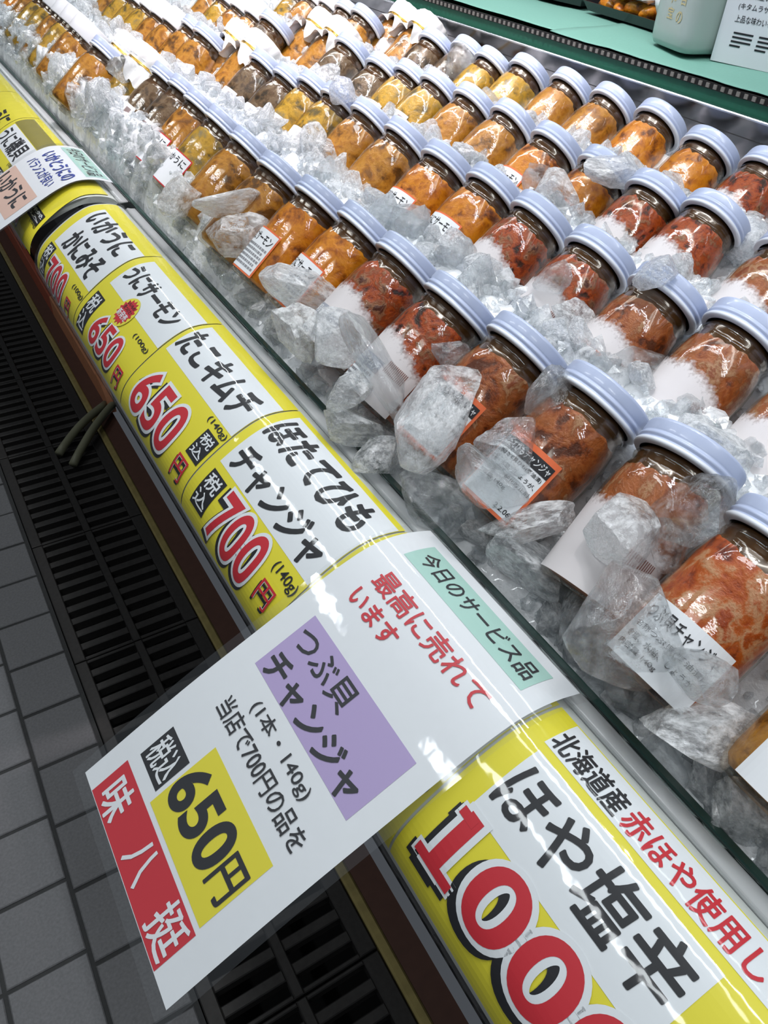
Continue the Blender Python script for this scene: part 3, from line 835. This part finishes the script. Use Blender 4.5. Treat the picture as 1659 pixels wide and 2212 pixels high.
def content_mesh(seed, top=.073):
    prof = [(.0, .0035), (.028, .0035), (.0318, .007), (.0322, .02), (.0322, .035), (.0322, .048), (.0321, .056), (.0319, .0650), (.0300, .0752)]
    neck = [(.0300, .0752), (.0283, .0785), (.0279, .0800), (.0284, .0820), (.0276, .0850), (.0276, .0880), (.0, .0880)]
    mb = MB()
    def edge(a):
        return .0050 * noise.noise(Vector((math.cos(a) * 1.7, math.sin(a) * 1.7, seed * 5.3))) + .0022 * noise.noise(Vector((math.cos(a) * 6, math.sin(a) * 6, seed)))
    def rf(k, r, z, a, i):
        p = Vector((math.cos(a) * 1.6, math.sin(a) * 1.6, z * 70 + seed * 3.1)); n1 = noise.noise(p * 1.3)
        if k == 8: return r * RS, z + edge(a)
        return (r - (.0012 * abs(noise.noise(p * 2.2)) if k >= 2 else 0)) * RS, z + (.0015 * n1 if 3 <= k < 7 else 0)
    mb.lathe(prof, 56, 0, rfun=rf)
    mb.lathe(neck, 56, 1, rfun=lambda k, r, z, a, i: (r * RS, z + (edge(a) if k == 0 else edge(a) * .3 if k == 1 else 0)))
    return mb.mesh('contents', True)
CONT = [content_mesh(i, .0725 + .001 * (i % 3)) for i in range(4)]


def lid_mesh():
    mb = MB(); n = 110
    sc = lambda q: [(r * RS * 1.0, .0868 + (z - .0868) * .9) for r, z in q]
    low = [(.0300, .0868), (.0338, .0868), (.0348, .0875), (.0350, .0886), (.0344, .0897)]
    mb.lathe(sc(low), n, 1)
    p = [(.0344, .0897), (.0337, .0905), (.0338, .0911), (.0346, .0918), (.0348, .0928), (.0343, .0938), (.0337, .0944), (.0339, .0952), (.0345, .0960), (.0345, .1012), (.0340, .1026), (.0325, .1034), (.0300, .1036), (.0285, .1030), (.0, .1030)]
    def rf(k, r, z, a, i):
        if k in (8, 9): return r - (.0007 if i % 2 else 0), z
        return r, z
    mb.lathe(sc(p), n, 0, rfun=rf)
    return mb.mesh('lid', True)
LID_ME = lid_mesh(); LID_ME.materials.append(m_lid); LID_ME.materials.append(m_lidrim)
mb = MB(); mb.lathe([(r * RS, z) for r, z in [(.0300, .084), (.0325, .0842), (.0332, .0855), (.0332, .1070), (.0320, .1090), (.0, .1090)]], 64); WCAP_ME = mb.mesh('cap', True); WCAP_ME.materials.append(m_wcap)


class Cyl:
    """label surface on the jar wall; phi grows in reading direction, 0 faces up and out"""
    R = .0338 * .845
    @staticmethod
    def pts(phi, z, lift):
        r = Cyl.R + lift; phi = np.asarray(phi, float)
        return np.stack([-r * np.cos(phi), -r * np.sin(phi), np.asarray(z, float) + 0 * phi], -1)
    @staticmethod
    def rect(mb, a, b, z0, z1, lift, m=0):
        n = max(1, int(abs(b - a) / .09)); v = []; f = []
        for i in range(n + 1):
            q = a + (b - a) * i / n
            v += [tuple(Cyl.pts(q, z0, lift)), tuple(Cyl.pts(q, z1, lift))]
        mb.add(v, [(2 * i, 2 * i + 2, 2 * i + 3, 2 * i + 1) for i in range(n)], m)
    @staticmethod
    def text(mb, body, a, b, z0, z1, lift, m=0, bold=.02):
        v, f = text2d(body, min(bold, .012))
        if len(v) == 0: return
        x0, y0 = v.min(0); x1, y1 = v.max(0)
        q = np.stack([a + (b - a) * (v[:, 0] - x0) / (x1 - x0), z0 + (z1 - z0) * (v[:, 1] - y0) / (y1 - y0)], -1)
        q, f = slice2d(q, f, .12, 0)
        mb.add(Cyl.pts(q[:, 0], q[:, 1], lift), f, m)


LM = [m_paper, m_orange, m_black, m_grey, m_greyink, m_brownink, m_frost, m_red]


def lab_changja():
    a = MB(); t = MB(); A, Bq = -.70, .80
    Cyl.rect(a, A, Bq, .003, .0475, .0002, 1); Cyl.rect(a, A + .06, Bq - .07, .005, .0440, .0004, 0); Cyl.rect(a, A + .06, Bq - .07, .0365, .0440, .0006, 2)
    Cyl.text(t, 'ほたてひもチャンジャ', A + .12, Bq - .10, .0378, .0428, .0008, 0, .02)
    for k, tx in enumerate(('名称ほたて貝ひも(醤油漬)', '食塩、水飴、しょうが、', 'pH調整剤、酸化防止剤', '内容量 140g')):
        Cyl.text(t, tx, A + .12, Bq - (.12 if k < 3 else .55), .0325 - k * .0052, .0355 - k * .0052, .0006, 2, .012)
    Cyl.text(t, '2.2.06', Bq - .50, Bq - .12, .0070, .0100, .0006, 2, .012)
    return a, t


def lab_salmon():
    a = MB(); t = MB(); A, Bq = -.62, .70
    Cyl.rect(a, A, Bq, .004, .046, .0002, 1); Cyl.rect(a, A + .05, Bq - .05, .0055, .0445, .0004, 0)
    Cyl.text(t, 'うにサーモン', A + .10, Bq - .10, .0325, .0410, .0006, 2, .03)
    for k in range(6):
        z = .0300 - k * .0038; x = A + .12
        R = random.Random(k)
        while x < Bq - .14:
            w_ = R.uniform(.03, .10); Cyl.rect(t, x, min(x + w_, Bq - .10), z - .0021, z, .0006, 4); x += w_ + .025
    return a, t


def lab_uni():
    a = MB(); t = MB(); A, Bq = -.50, .85
    Cyl.rect(a, A, Bq, .004, .042, .0002, 7); Cyl.rect(a, A + .04, Bq - .04, .0052, .0408, .0004, 0)
    Cyl.text(t, 'いかうに', A + .12, Bq - .12, .029, .0375, .0006, 2, .03)
    return a, t


def lab_whelk():
    a = MB(); t = MB(); A, Bq = -.75, 1.0
    Cyl.rect(a, A, Bq, .003, .0370, .0002, 0)
    Cyl.text(t, 'つぶ貝チャンジャ', A + .15, Bq - .15, .0255, .0335, .0006, 2, .012)
    for k, tx in enumerate(('名称つぶ貝(醤油漬)', '食塩、水飴、しょうが、', '内容量 140g')):
        Cyl.text(t, tx, A + .15, Bq - (.2 if k < 2 else .8), .0190 - k * .0056, .0226 - k * .0056, .0006, 2, .012)
    return a, t


def lab_plain():
    a = MB(); t = MB()
    Cyl.rect(a, -.6, .65, .004, .040, .0002, 0)
    for k in range(10): Cyl.rect(t, .22 + k * .03, .235 + k * .03, .024, .036, .0005, 5)
    return a, t


def lab_frost(seed, band=True, pinkbar=False):
    a = MB(); t = MB(); A, Bq = -1.10, 1.35; n = 60; v = []; f = []
    for i in range(n + 1):
        q = A + (Bq - A) * i / n
        top = .0540 - .013 * ((q + .25) / 1.5) ** 2 * (1 if q > -.25 else .2) + .0035 * noise.noise(Vector((q * 3.2, seed * 7.7, 0))) + .0014 * noise.noise(Vector((q * 13, seed, 1)))
        for k in range(5):
            v.append(tuple(Cyl.pts(q, (.003, .02, top - .012, top - .006, top)[k], .00025)))
    for i in range(n):
        for k in range(4):
            a_ = i * 5 + k; f.append((a_, a_ + 5, a_ + 6, a_ + 1))
    a.add(v, f, 6)
    for k in range(13): Cyl.rect(t, .52 + k * .044, .542 + k * .044, .0255, .0340, .0006, 5)
    if band:
        Cyl.rect(a, A + .25, .45, .0205, .0300, .0005, 3)
        Cyl.text(t, '韓国たこキムチ', A + .45, .40, .0215, .0285, .0008, 0, .03)
        Cyl.rect(a, A + .25, .45, .0040, .0200, .0005, 0)
        for k in range(4):
            x = A + .32; z = .0185 - k * .0036; R = random.Random(k + seed * 5)
            while x < .36:
                w_ = R.uniform(.03, .09); Cyl.rect(t, x, x + w_, z - .0018, z, .0008, 1 if (k < 2 and x < A + .55) else 4); x += w_ + .03
    if pinkbar:
        Cyl.rect(a, A + .3, .5, .0275, .0300, .0005, 1); Cyl.rect(a, A + .3, .5, .005, .0270, .0005, 3)
        for k in range(3): Cyl.rect(t, A + .45, -.05, .022 - k * .004, .0238 - k * .004, .0008, 2)
    return a, t


LABELS = {}
for nm, (a, t) in dict(changja=lab_changja(), salmon=lab_salmon(), uni=lab_uni(), plain=lab_plain(), whelk=lab_whelk(), frost=lab_frost(1), frost2=lab_frost(2, False, True), frost3=lab_frost(3, False)).items():
    ml = a.mesh('label'); [ml.materials.append(m) for m in LM]
    tl = t.mesh('lettering'); [tl.materials.append(m) for m in LM]
    if 'frost' in nm:
        at = ml.attributes.new('cover', 'FLOAT', 'POINT')
        val = np.zeros(len(ml.vertices)); val[:305] = np.tile([1.2, 1.2, 1.1, .7, 0.0], 61); at.data.foreach_set('value', val)
    LABELS[nm] = (ml, tl)


def cover_mesh():
    mb = MB()
    prof = [(.0, .1085), (.020, .1085), (.0310, .1075), (.0352, .1030), (.0358, .094), (.0348, .0865), (.0320, .0825), (.0345, .077), (.040, .070), (.0435, .063)]
    def rf(k, r, z, a, i):
        w_ = max(0, k - 6) / 3; fold = .0007 if 2 <= k <= 5 else 0
        r *= RS
        return r + (.0045 * math.sin(9 * a + 1) + .003 * math.sin(17 * a)) * w_ + fold * math.sin(14 * a + k), z + w_ * w_ * (.010 * math.sin(4 * a + .6) + .004 * math.sin(11 * a))
    mb.lathe(prof, 96, rfun=rf); return mb.mesh('paper_cover', True)
COVER_ME = cover_mesh(); COVER_ME.materials.append(m_cloth)
mb = MB()
for dz in (0, .0016): mb.tube([(.0276 * math.cos(a), .0276 * math.sin(a), .0820 + dz + .0006 * math.sin(3 * a)) for a in np.linspace(0, 2 * math.pi, 40, endpoint=False)], .0011, 6, closed=True)
TIE_ME = mb.mesh('gold_tie', True); TIE_ME.materials.append(m_gold)

PROTO = {}


def jar_proto(fill, label, top):
    key = (fill.name, label, top)
    if key in PROTO: return PROTO[key], False
    nm = {'lid': 'jar', 'cap': 'jar', 'wrap': 'wrapped_jar'}[top]
    r = empty(nm)
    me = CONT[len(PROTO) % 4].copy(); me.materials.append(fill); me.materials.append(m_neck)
    obj('contents', me, None, r)
    obj('glass', GLASS_ME, None, r)
    if top == 'lid': obj('lid', LID_ME, None, r)
    elif top == 'cap': obj('cap', WCAP_ME, None, r)
    else:
        obj('lid', LID_ME, None, r); obj('paper_cover', COVER_ME, None, r); obj('gold_tie', TIE_ME, None, r)
    if label:
        l = obj('label', LABELS[label][0], None, r); obj('lettering', LABELS[label][1], None, l)
    PROTO[key] = r
    return r, True


LIDB = .0868


def place_jar(P, fill, label, top, text, group, tilt=46, yaw=9, roll=0, cat='jar'):
    """P: camera-relative centre of the lid's lower rim"""
    r, new = jar_proto(fill, label, top)
    if not new: r = copy_tree(r)
    R = Matrix.Rotation(math.radians(yaw), 3, 'Z') @ Matrix.Rotation(math.radians(tilt), 3, 'Y') @ Matrix.Rotation(math.radians(roll), 3, 'Z')
    ax = R @ Vector((0, 0, 1))
    r.location = W(P) - ax * LIDB
    r.rotation_euler = R.to_euler()
    return tag(r, text, cat, group)


D = {'uni': (F_UNI, 'bright orange sea urchin'), 'ochre': (F_OCHRE, 'ochre sea urchin'), 'yel': (F_YEL, 'yellow roe'), 'kim': (F_KIM, 'red kimchi'),
     'cha': (F_CHA, 'orange scallop changja'), 'chr': (F_CHR, 'red scallop changja'), 'grey': (F_GREY, 'grey-brown paste')}
ROWS = [
    ('front row', -.247, False, [
        ('J', None, 'ochre', 'plain'), ('J', (1671, 1202), 'chr', 'whelk'), ('J', (1470, 1019), 'cha', 'frost3'), ('J', (1283, 889), 'cha', 'changja'), ('J', (1122, 775), 'cha', 'changja'),
        ('J', (981, 681), 'kim', 'frost'), ('J', (871, 590), 'kim', 'frost'), ('J', (784, 518), 'uni', 'salmon'), ('J', (692, 458), 'uni', 'salmon'), ('J', (607, 402), 'ochre', None),
        ('J', (543, 344), 'ochre', None), ('J', (488, 294), 'yel', 'uni'), ('J', (441, 254), 'ochre', 'uni'), ('J', (405, 222), 'grey', 'plain'), ('J', (365, 193), 'grey', 'plain'),
        ('W', (322, 152), 'yel', None), ('W', (282, 126), 'yel', None), ('J', (233, 133), 'ochre', None), ('C', (186, 86), 'ochre', None), ('C', (164, 66), 'yel', None), ('C', (145, 50), 'ochre', None), ('C', (126, 33), 'yel', None),
        ('J', (108, 20), 'yel', None), ('J', (92, 5), 'ochre', None), ('J', (74, -12), 'uni', None)]),
    ('second row', -.237, False, [
        ('J', (1782, 862), 'cha', 'frost3'), ('J', (1595, 745), 'cha', 'frost3'), ('J', (1425, 662), 'cha', 'frost2'), ('J', (1282, 575), 'kim', 'frost'), ('J', (1158, 495), 'kim', 'frost'), ('J', (1058, 430), 'uni', 'salmon'),
        ('J', (959, 376), 'uni', 'salmon'), ('J', (874, 322), 'ochre', None), ('J', (800, 277), 'ochre', None), ('J', (734, 240), 'yel', 'plain'), ('J', (682, 212), 'yel', 'plain'),
        ('J', (628, 196), 'grey', 'plain'), ('J', (576, 163), 'grey', 'plain'), ('W', (560, 122), 'ochre', None), ('W', (520, 98), 'ochre', None), ('J', (452, 101), 'ochre', None), ('J', (424, 84), 'ochre', None),
        ('C', (385, 72), 'ochre', None), ('C', (358, 54), 'ochre', None), ('C', (334, 37), 'yel', None), ('C', (312, 25), 'yel', None), ('J', (290, 12), 'yel', None), ('J', (266, -4), 'ochre', None)]),
    ('third row', -.228, False, [
        ('J', (1700, 580), 'cha', 'frost3'), ('J', (1530, 493), 'kim', 'frost3'), ('J', (1407, 445), 'kim', 'frost'), ('J', (1298, 390), 'uni', 'salmon'), ('J', (1193, 334), 'uni', 'salmon'), ('J', (1101, 282), 'ochre', None),
        ('J', (1019, 243), 'ochre', None), ('J', (945, 210), 'yel', 'plain'), ('J', (888, 188), 'yel', 'plain'), ('J', (826, 172), 'grey', 'plain'), ('J', (757, 126), 'grey', 'plain'),
        ('W', (735, 92), 'ochre', None), ('W', (696, 72), 'ochre', None), ('J', (592, 72), 'grey', None), ('C', (560, 54), 'ochre', None), ('C', (529, 38), 'ochre', None), ('C', (500, 22), 'yel', None), ('C', (474, 8), 'ochre', None)]),
    ('back row', -.220, False, [
        ('J', (1790, 465), 'kim', 'frost3'), ('J', (1650, 395), 'kim', 'frost3'), ('J', (1521, 345), 'uni', 'plain'), ('J', (1415, 282), 'uni', None), ('J', (1315, 244), 'ochre', None), ('J', (1226, 209), 'ochre', None),
        ('J', (1135, 176), 'yel', None), ('J', (1060, 159), 'yel', None), ('J', (1008, 133), 'grey', None), ('J', (938, 114), 'grey', 'plain'), ('W', (917, 78), 'ochre', None), ('W', (872, 56), 'ochre', None),
        ('J', (788, 58), 'ochre', None), ('J', (753, 46), 'grey', None), ('C', (718, 32), 'ochre', None), ('C', (682, 20), 'ochre', None), ('C', (652, 10), 'yel', None)]),
]
JARS = []
TOPN = {'J': ('lid', 'pale blue lid'), 'W': ('wrap', 'gold-tied white wrapper'), 'C': ('cap', 'white cap')}
BIG = ['first', 'second', 'third', 'fourth', 'fifth', 'sixth', 'seventh', 'eighth', 'ninth', 'tenth', '11th', '12th', '13th', '14th', '15th', '16th', '17th', '18th', '19th', '20th', '21st', '22nd', '23rd', '24th', '25th']
for rn, z, left, lst in ROWS:
    first = None
    for k, (tp, px, fl, lb) in enumerate(lst):
        if px is None: P = at_z(1671, 1202, z) + np.array([0, -.0725, 0])
        else:
            P = at_z(px[0], px[1], z)
            if left: P = P + np.array([0, -.0345 if tp == 'J' else -.03, 0])
        top, td = TOPN[tp]
        fill, fd = D[fl]
        R = random.Random(hash((rn, k)) % 1000 + k)
        place_jar(P, fill, lb, top, '%s jar with %s, %s from near end of %s' % (fd, td, BIG[k], rn), 'jars standing in the %s' % rn,
                  tilt=50 + R.uniform(-1.5, 1.5), yaw=2 + R.uniform(-2.5, 2.5) + (7 if (rn == 'front row' and k == 2) else 0), roll=R.uniform(-6, 6), cat='jar')
        JARS.append((P, tp))

# ------------------------------------------------------------------ loose ice
def chunk_mesh(seed, sub=4, cuts=15, rough=.035):
    R = random.Random(seed); bm = bmesh.new(); bmesh.ops.create_icosphere(bm, subdivisions=sub, radius=1.0)
    planes = []
    for _ in range(cuts):
        n = Vector((R.gauss(0, 1), R.gauss(0, 1), R.gauss(0, 1))).normalized(); planes.append((n, R.uniform(.46, .80)))
    for v in bm.verts:
        p = v.co.copy()
        for n, d in planes:
            k = p.dot(n) - d
            if k > 0: p -= n * k
        p += p.normalized() * (rough * noise.noise(p * 2.6 + Vector((seed, 0, 0))) + rough * .5 * noise.noise(p * 6 + Vector((0, seed, 0))))
        v.co = p
    xs = [v.co for v in bm.verts]
    for ax in range(3):
        lo = min(c[ax] for c in xs); hi = max(c[ax] for c in xs)
        for c in xs: c[ax] = (c[ax] - lo) / (hi - lo) * 2 - 1
    me = bpy.data.meshes.new('ice_chunk'); bm.to_mesh(me); bm.free()
    me.polygons.foreach_set('use_smooth', [True] * len(me.polygons))
    me.set_sharp_from_angle(angle=math.radians(24))
    return me
PROTOS = [chunk_mesh(i * 13 + 1) for i in range(14)]
CM = {}
def chunk_me(i, m):
    k = (i, m.name)
    if k not in CM:
        me = PROTOS[i].copy(); me.materials.append(m); CM[k] = me
    return CM[k]


AX0 = np.array([math.sin(math.radians(50)), .027, math.cos(math.radians(50))]); AXES = [(P, AX0) for P, tp in JARS]


def hero(px, z, wpx, hpx, ang, depth, i, m, label):
    """one large piece of ice: centre of sight px at height z, its long and short size, lean in degrees"""
    P = at_z(px[0], px[1], z)
    d = ray(*px); d = d / np.linalg.norm(d); tmax = float(np.linalg.norm(P))      # rest it on whatever jar lies beneath
    for t in np.arange(.2, tmax, .003):
        q = d * t
        if any(np.linalg.norm(np.cross(q - B, A)) < .0295 and -.088 < float((q - B) @ A) < .014 for B, A in AXES):
            P = d * (t - depth * .30); break
    dd = float((RC @ P)[2]); k = dd / F_PX
    rt, up, bk = (Vector(RC[0]), Vector(-RC[1]), Vector(-RC[2]))
    a = math.radians(ang); ux = rt * math.cos(a) + up * math.sin(a); uy = bk.cross(ux)
    Mx = Matrix((ux * (wpx * k / 2), uy * (hpx * k / 2), bk * depth / 2)).transposed().to_4x4()
    o = bpy.data.objects.new('ice_chunk', chunk_me(i, m)); COL.objects.link(o)
    Mx.translation = W(P); o.matrix_world = Mx
    return tag(o, label, 'ice chunk', 'large ice chunks')
C_, M_, W_ = ICE_CLEAR, ICE_MID, ICE_WHITE
HERO = [
    ((938, 895), -.268, 270, 150, 62, .030, 0, M_, 'tall upright cloudy ice slab leaning on a changja jar of the front row'),
    ((1108, 968), -.268, 145, 130, 35, .030, 1, C_, 'clear rounded ice dome over the black and orange changja label'),
    ((1050, 1040), -.290, 190, 110, -50, .030, 2, C_, 'clear rough ice piece beneath the rounded dome'),
    ((950, 1090), -.312, 215, 125, -25, .028, 3, C_, 'large clear ice slab touching the glass beside the big sign corner'),
    ((1145, 1130), -.292, 215, 85, 10, .030, 4, M_, 'long cloudy ice piece lying crosswise above the big sign'),
    ((1140, 1215), -.300, 190, 105, -32, .030, 5, M_, 'pale flat ice piece just below the long crosswise one'),
    ((1350, 1150), -.276, 160, 165, 20, .038, 6, M_, 'blocky cloudy ice cube in front of the orange changja jar'),
    ((1505, 1100), -.256, 175, 190, -30, .030, 7, C_, 'large clear ice block covering the lid end of a front jar'),
    ((1440, 1170), -.275, 110, 130, 20, .028, 8, C_, 'small clear ice piece between two large blocks near right side'),
    ((1350, 1365), -.292, 270, 250, -55, .040, 9, C_, 'biggest clear ice block with bubbles, near the sign end'),
    ((1500, 1450), -.285, 130, 110, -35, .032, 10, C_, 'glassy rounded ice piece next to the biggest block'),
    ((1515, 1575), -.295, 250, 150, -12, .040, 11, W_, 'wide frosty white ice slab near the bottom of the ice bed'),
    ((1180, 845), -.243, 120, 90, 30, .020, 12, C_, 'thin clear ice slab resting against a front row lid'),
    ((975, 768), -.252, 85, 60, 10, .020, 13, C_, 'small clear ice bit on the kimchi jar of the front row'),
    ((650, 720), -.292, 100, 135, 20, .030, 1, M_, 'upright smooth ice piece among the ice beside the octopus tag'),
    ((730, 735), -.285, 130, 130, -30, .030, 3, M_, 'rounded cloudy ice piece left of the long glassy shard'),
    ((815, 790), -.276, 270, 75, -58, .028, 5, C_, 'long glassy ice shard sloping down below the kimchi label'),
    ((755, 845), -.292, 110, 85, 5, .028, 7, M_, 'pale ice lump under the long glassy shard'),
    ((760, 925), -.305, 140, 80, -15, .028, 9, M_, 'greenish ice slab touching the glass edge'),
    ((810, 990), -.312, 120, 90, 20, .028, 11, M_, 'frosty ice lump against the glass edge near the clear slab'),
    ((490, 440), -.268, 150, 50, 5, .026, 2, W_, 'long straight white ice bar below the front row'),
    ((510, 505), -.285, 150, 110, -10, .032, 4, M_, 'broad cloudy ice block below the white ice bar'),
    ((640, 615), -.285, 175, 90, -20, .030, 6, M_, 'broad ice piece beneath the salmon labels'),
    ((390, 425), -.290, 95, 95, 10, .030, 8, M_, 'smooth greenish ice lump at the glass edge opposite the small sign'),
    ((1545, 965), -.254, 200, 85, -35, .022, 12, W_, 'smooth curved ice plate behind a front row lid'),
    ((1385, 790), -.262, 150, 80, -10, .028, 0, C_, 'clear ice piece below the pink-barred label of second row'),
    ((1190, 605), -.252, 75, 70, 10, .026, 10, C_, 'clear ice nugget on the kimchi label of second row'),
    ((1240, 690), -.252, 75, 95, 30, .024, 13, M_, 'ice bit in front of a second row kimchi label'),
    ((1255, 740), -.258, 60, 110, 35, .022, 2, M_, 'upright pale ice piece behind a front row lid'),
    ((1040, 590), -.262, 90, 80, 0, .026, 3, M_, 'ice piece between kimchi jars of first and second rows'),
    ((1620, 515), -.232, 110, 110, 20, .034, 6, M_, 'round clear ice ball at right edge by third row'),
    ((1420, 590), -.248, 90, 80, -10, .028, 7, M_, 'frosty ice lump below the kimchi jar of third row'),
    ((1330, 370), -.238, 150, 75, -15, .030, 8, W_, 'wide pinkish white ice slab in front of the back row'),
    ((1200, 420), -.245, 110, 90, -50, .030, 9, W_, 'sloping white ice piece between orange jars of third row'),
    ((1165, 375), -.240, 50, 45, 0, .018, 1, C_, 'small clear ice drop on the orange jar of third row'),
    ((990, 140), -.222, 60, 80, 30, .024, 10, C_, 'pointed clear ice shard before the back row lid'),
    ((700, 165), -.232, 70, 60, 0, .024, 11, M_, 'clear ice piece above the grey-brown jars of second row'),
    ((690, 320), -.262, 90, 60, -10, .026, 5, M_, 'pale ice piece between front row salmon labels and second row'),
    ((165, 215), -.285, 60, 75, 40, .026, 7, M_, 'grey ice lump at the far glass edge'),
    ((265, 150), -.262, 60, 60, 30, .022, 9, C_, 'clear pointed ice piece near the gold tied wrapper'),
    ((640, 330), -.262, 100, 50, -20, .024, 4, W_, 'flat white ice piece between first and second rows'),
    ((740, 195), -.236, 60, 60, 0, .028, 0, M_, 'round pale ice lump between second and third rows'),
    ((1600, 1750), -.318, 190, 120, -50, .030, 3, M_, 'greenish ice slab at the glass near the right corner'),
    ((1440, 1640), -.326, 130, 80, -50, .024, 5, C_, 'thin clear ice sliver along the glass near the right corner'),
    ((1230, 1300), -.318, 110, 90, -50, .026, 12, C_, 'dark clear ice piece along the glass beside the sign end'),
    ((1290, 1480), -.326, 100, 70, -40, .024, 6, C_, 'low clear ice piece at the glass beyond the biggest block'),
]
for h in HERO: hero(*h)

ZONES = [('along the glass', .226, .262, .006, 70, (.012, .026)), ('between the front and second rows', .335, .385, .010, 75, (.011, .025)),
         ('between the second and third rows', .455, .505, .009, 60, (.010, .023)), ('between the third and back rows', .575, .635, .008, 45, (.010, .022))]
def blocked(x, y, z, r):
    """keep loose pieces off the lids and the upper jar walls"""
    for P, tp in JARS:
        for t in (-.02, 0.0, .02, .04):
            q = P - np.array([.766, .027, .643]) * t
            if (q[0] - x) ** 2 + (q[1] - y) ** 2 + (q[2] - z) ** 2 < (.033 + r * .5) ** 2: return True
    return False
SPANS = [(-.05, .42, 'in the near third'), (.42, .9, 'in the middle'), (.9, 1.75, 'at the far end')]
for zn, x0, x1, dz, n, (s0, s1) in ZONES:
    for (ya, yb, sn) in SPANS:
        cnt = 0; tries = 0
        while cnt < n / 3 and tries < 900:
            tries += 1
            x = random.uniform(x0, x1); y = random.uniform(ya, yb)
            r = random.uniform(s0, s1) * (0.8 if sn == 'at the far end' else 1)
            z = float(bed_z(x, y)) + dz * random.uniform(.2, 1.1)
            if zn == 'along the glass' and x - r * .8 < .2232: x = .2232 + r * .8
            if blocked(x, y, z, r): continue
            o = bpy.data.objects.new('ice_chunk', chunk_me(random.randrange(14), random.choice([C_, M_, M_, W_] if y < .8 else [M_, W_, W_]))); COL.objects.link(o)
            o.location = W((x, y, z)); o.rotation_euler = [random.uniform(0, 6.28) for _ in range(3)]
            o.scale = (r * random.uniform(.7, 1.1) , r * random.uniform(.5, .9), r * random.uniform(.35, .7))
            tag(o, 'small loose ice chunk %s, %s' % (zn, sn), 'ice chunk', 'loose ice %s %s' % (zn, sn)); cnt += 1

# finer crushed pieces over the whole bed
src = bpy.data.meshes.new('tmp'); bmm = bmesh.new(); bmesh.ops.create_icosphere(bmm, subdivisions=1, radius=1)
bv = np.array([v.co[:] for v in bmm.verts]); bf = np.array([[v.index for v in f.verts] for f in bmm.faces]); bmm.free()
VV = []; FF = []; n0 = 0; cnt = 0
while cnt < 9500:
    x = random.uniform(.228, .72) if cnt % 3 else random.choice([.245, .36, .485, .61]) + random.gauss(0, .018)
    x = max(x, .232); y = -.08 + 2.2 * random.random() ** 1.25
    z = float(bed_z(x, y)) + random.uniform(-.002, .006)
    r = random.uniform(.0025, .0075) if cnt % 6 else random.uniform(.007, .0115)
    A = rng.normal(size=(3, 3)); q_, _ = np.linalg.qr(A)
    S = bv * (1 + rng.uniform(-.25, .25, (len(bv), 1))) * (r * np.array([rng.uniform(.7, 1.3), rng.uniform(.5, 1), rng.uniform(.35, .8)]))
    VV.append(S @ q_.T + np.array([x, y, z + CH])); FF.append(bf + n0); n0 += len(bv); cnt += 1
o = obj('crushed_ice', mesh('crushed_ice', np.concatenate(VV), np.concatenate(FF)), [ICE_BITS])
tag(o, 'fine crushed ice bits scattered over the ice bed', 'ice', kind='stuff')
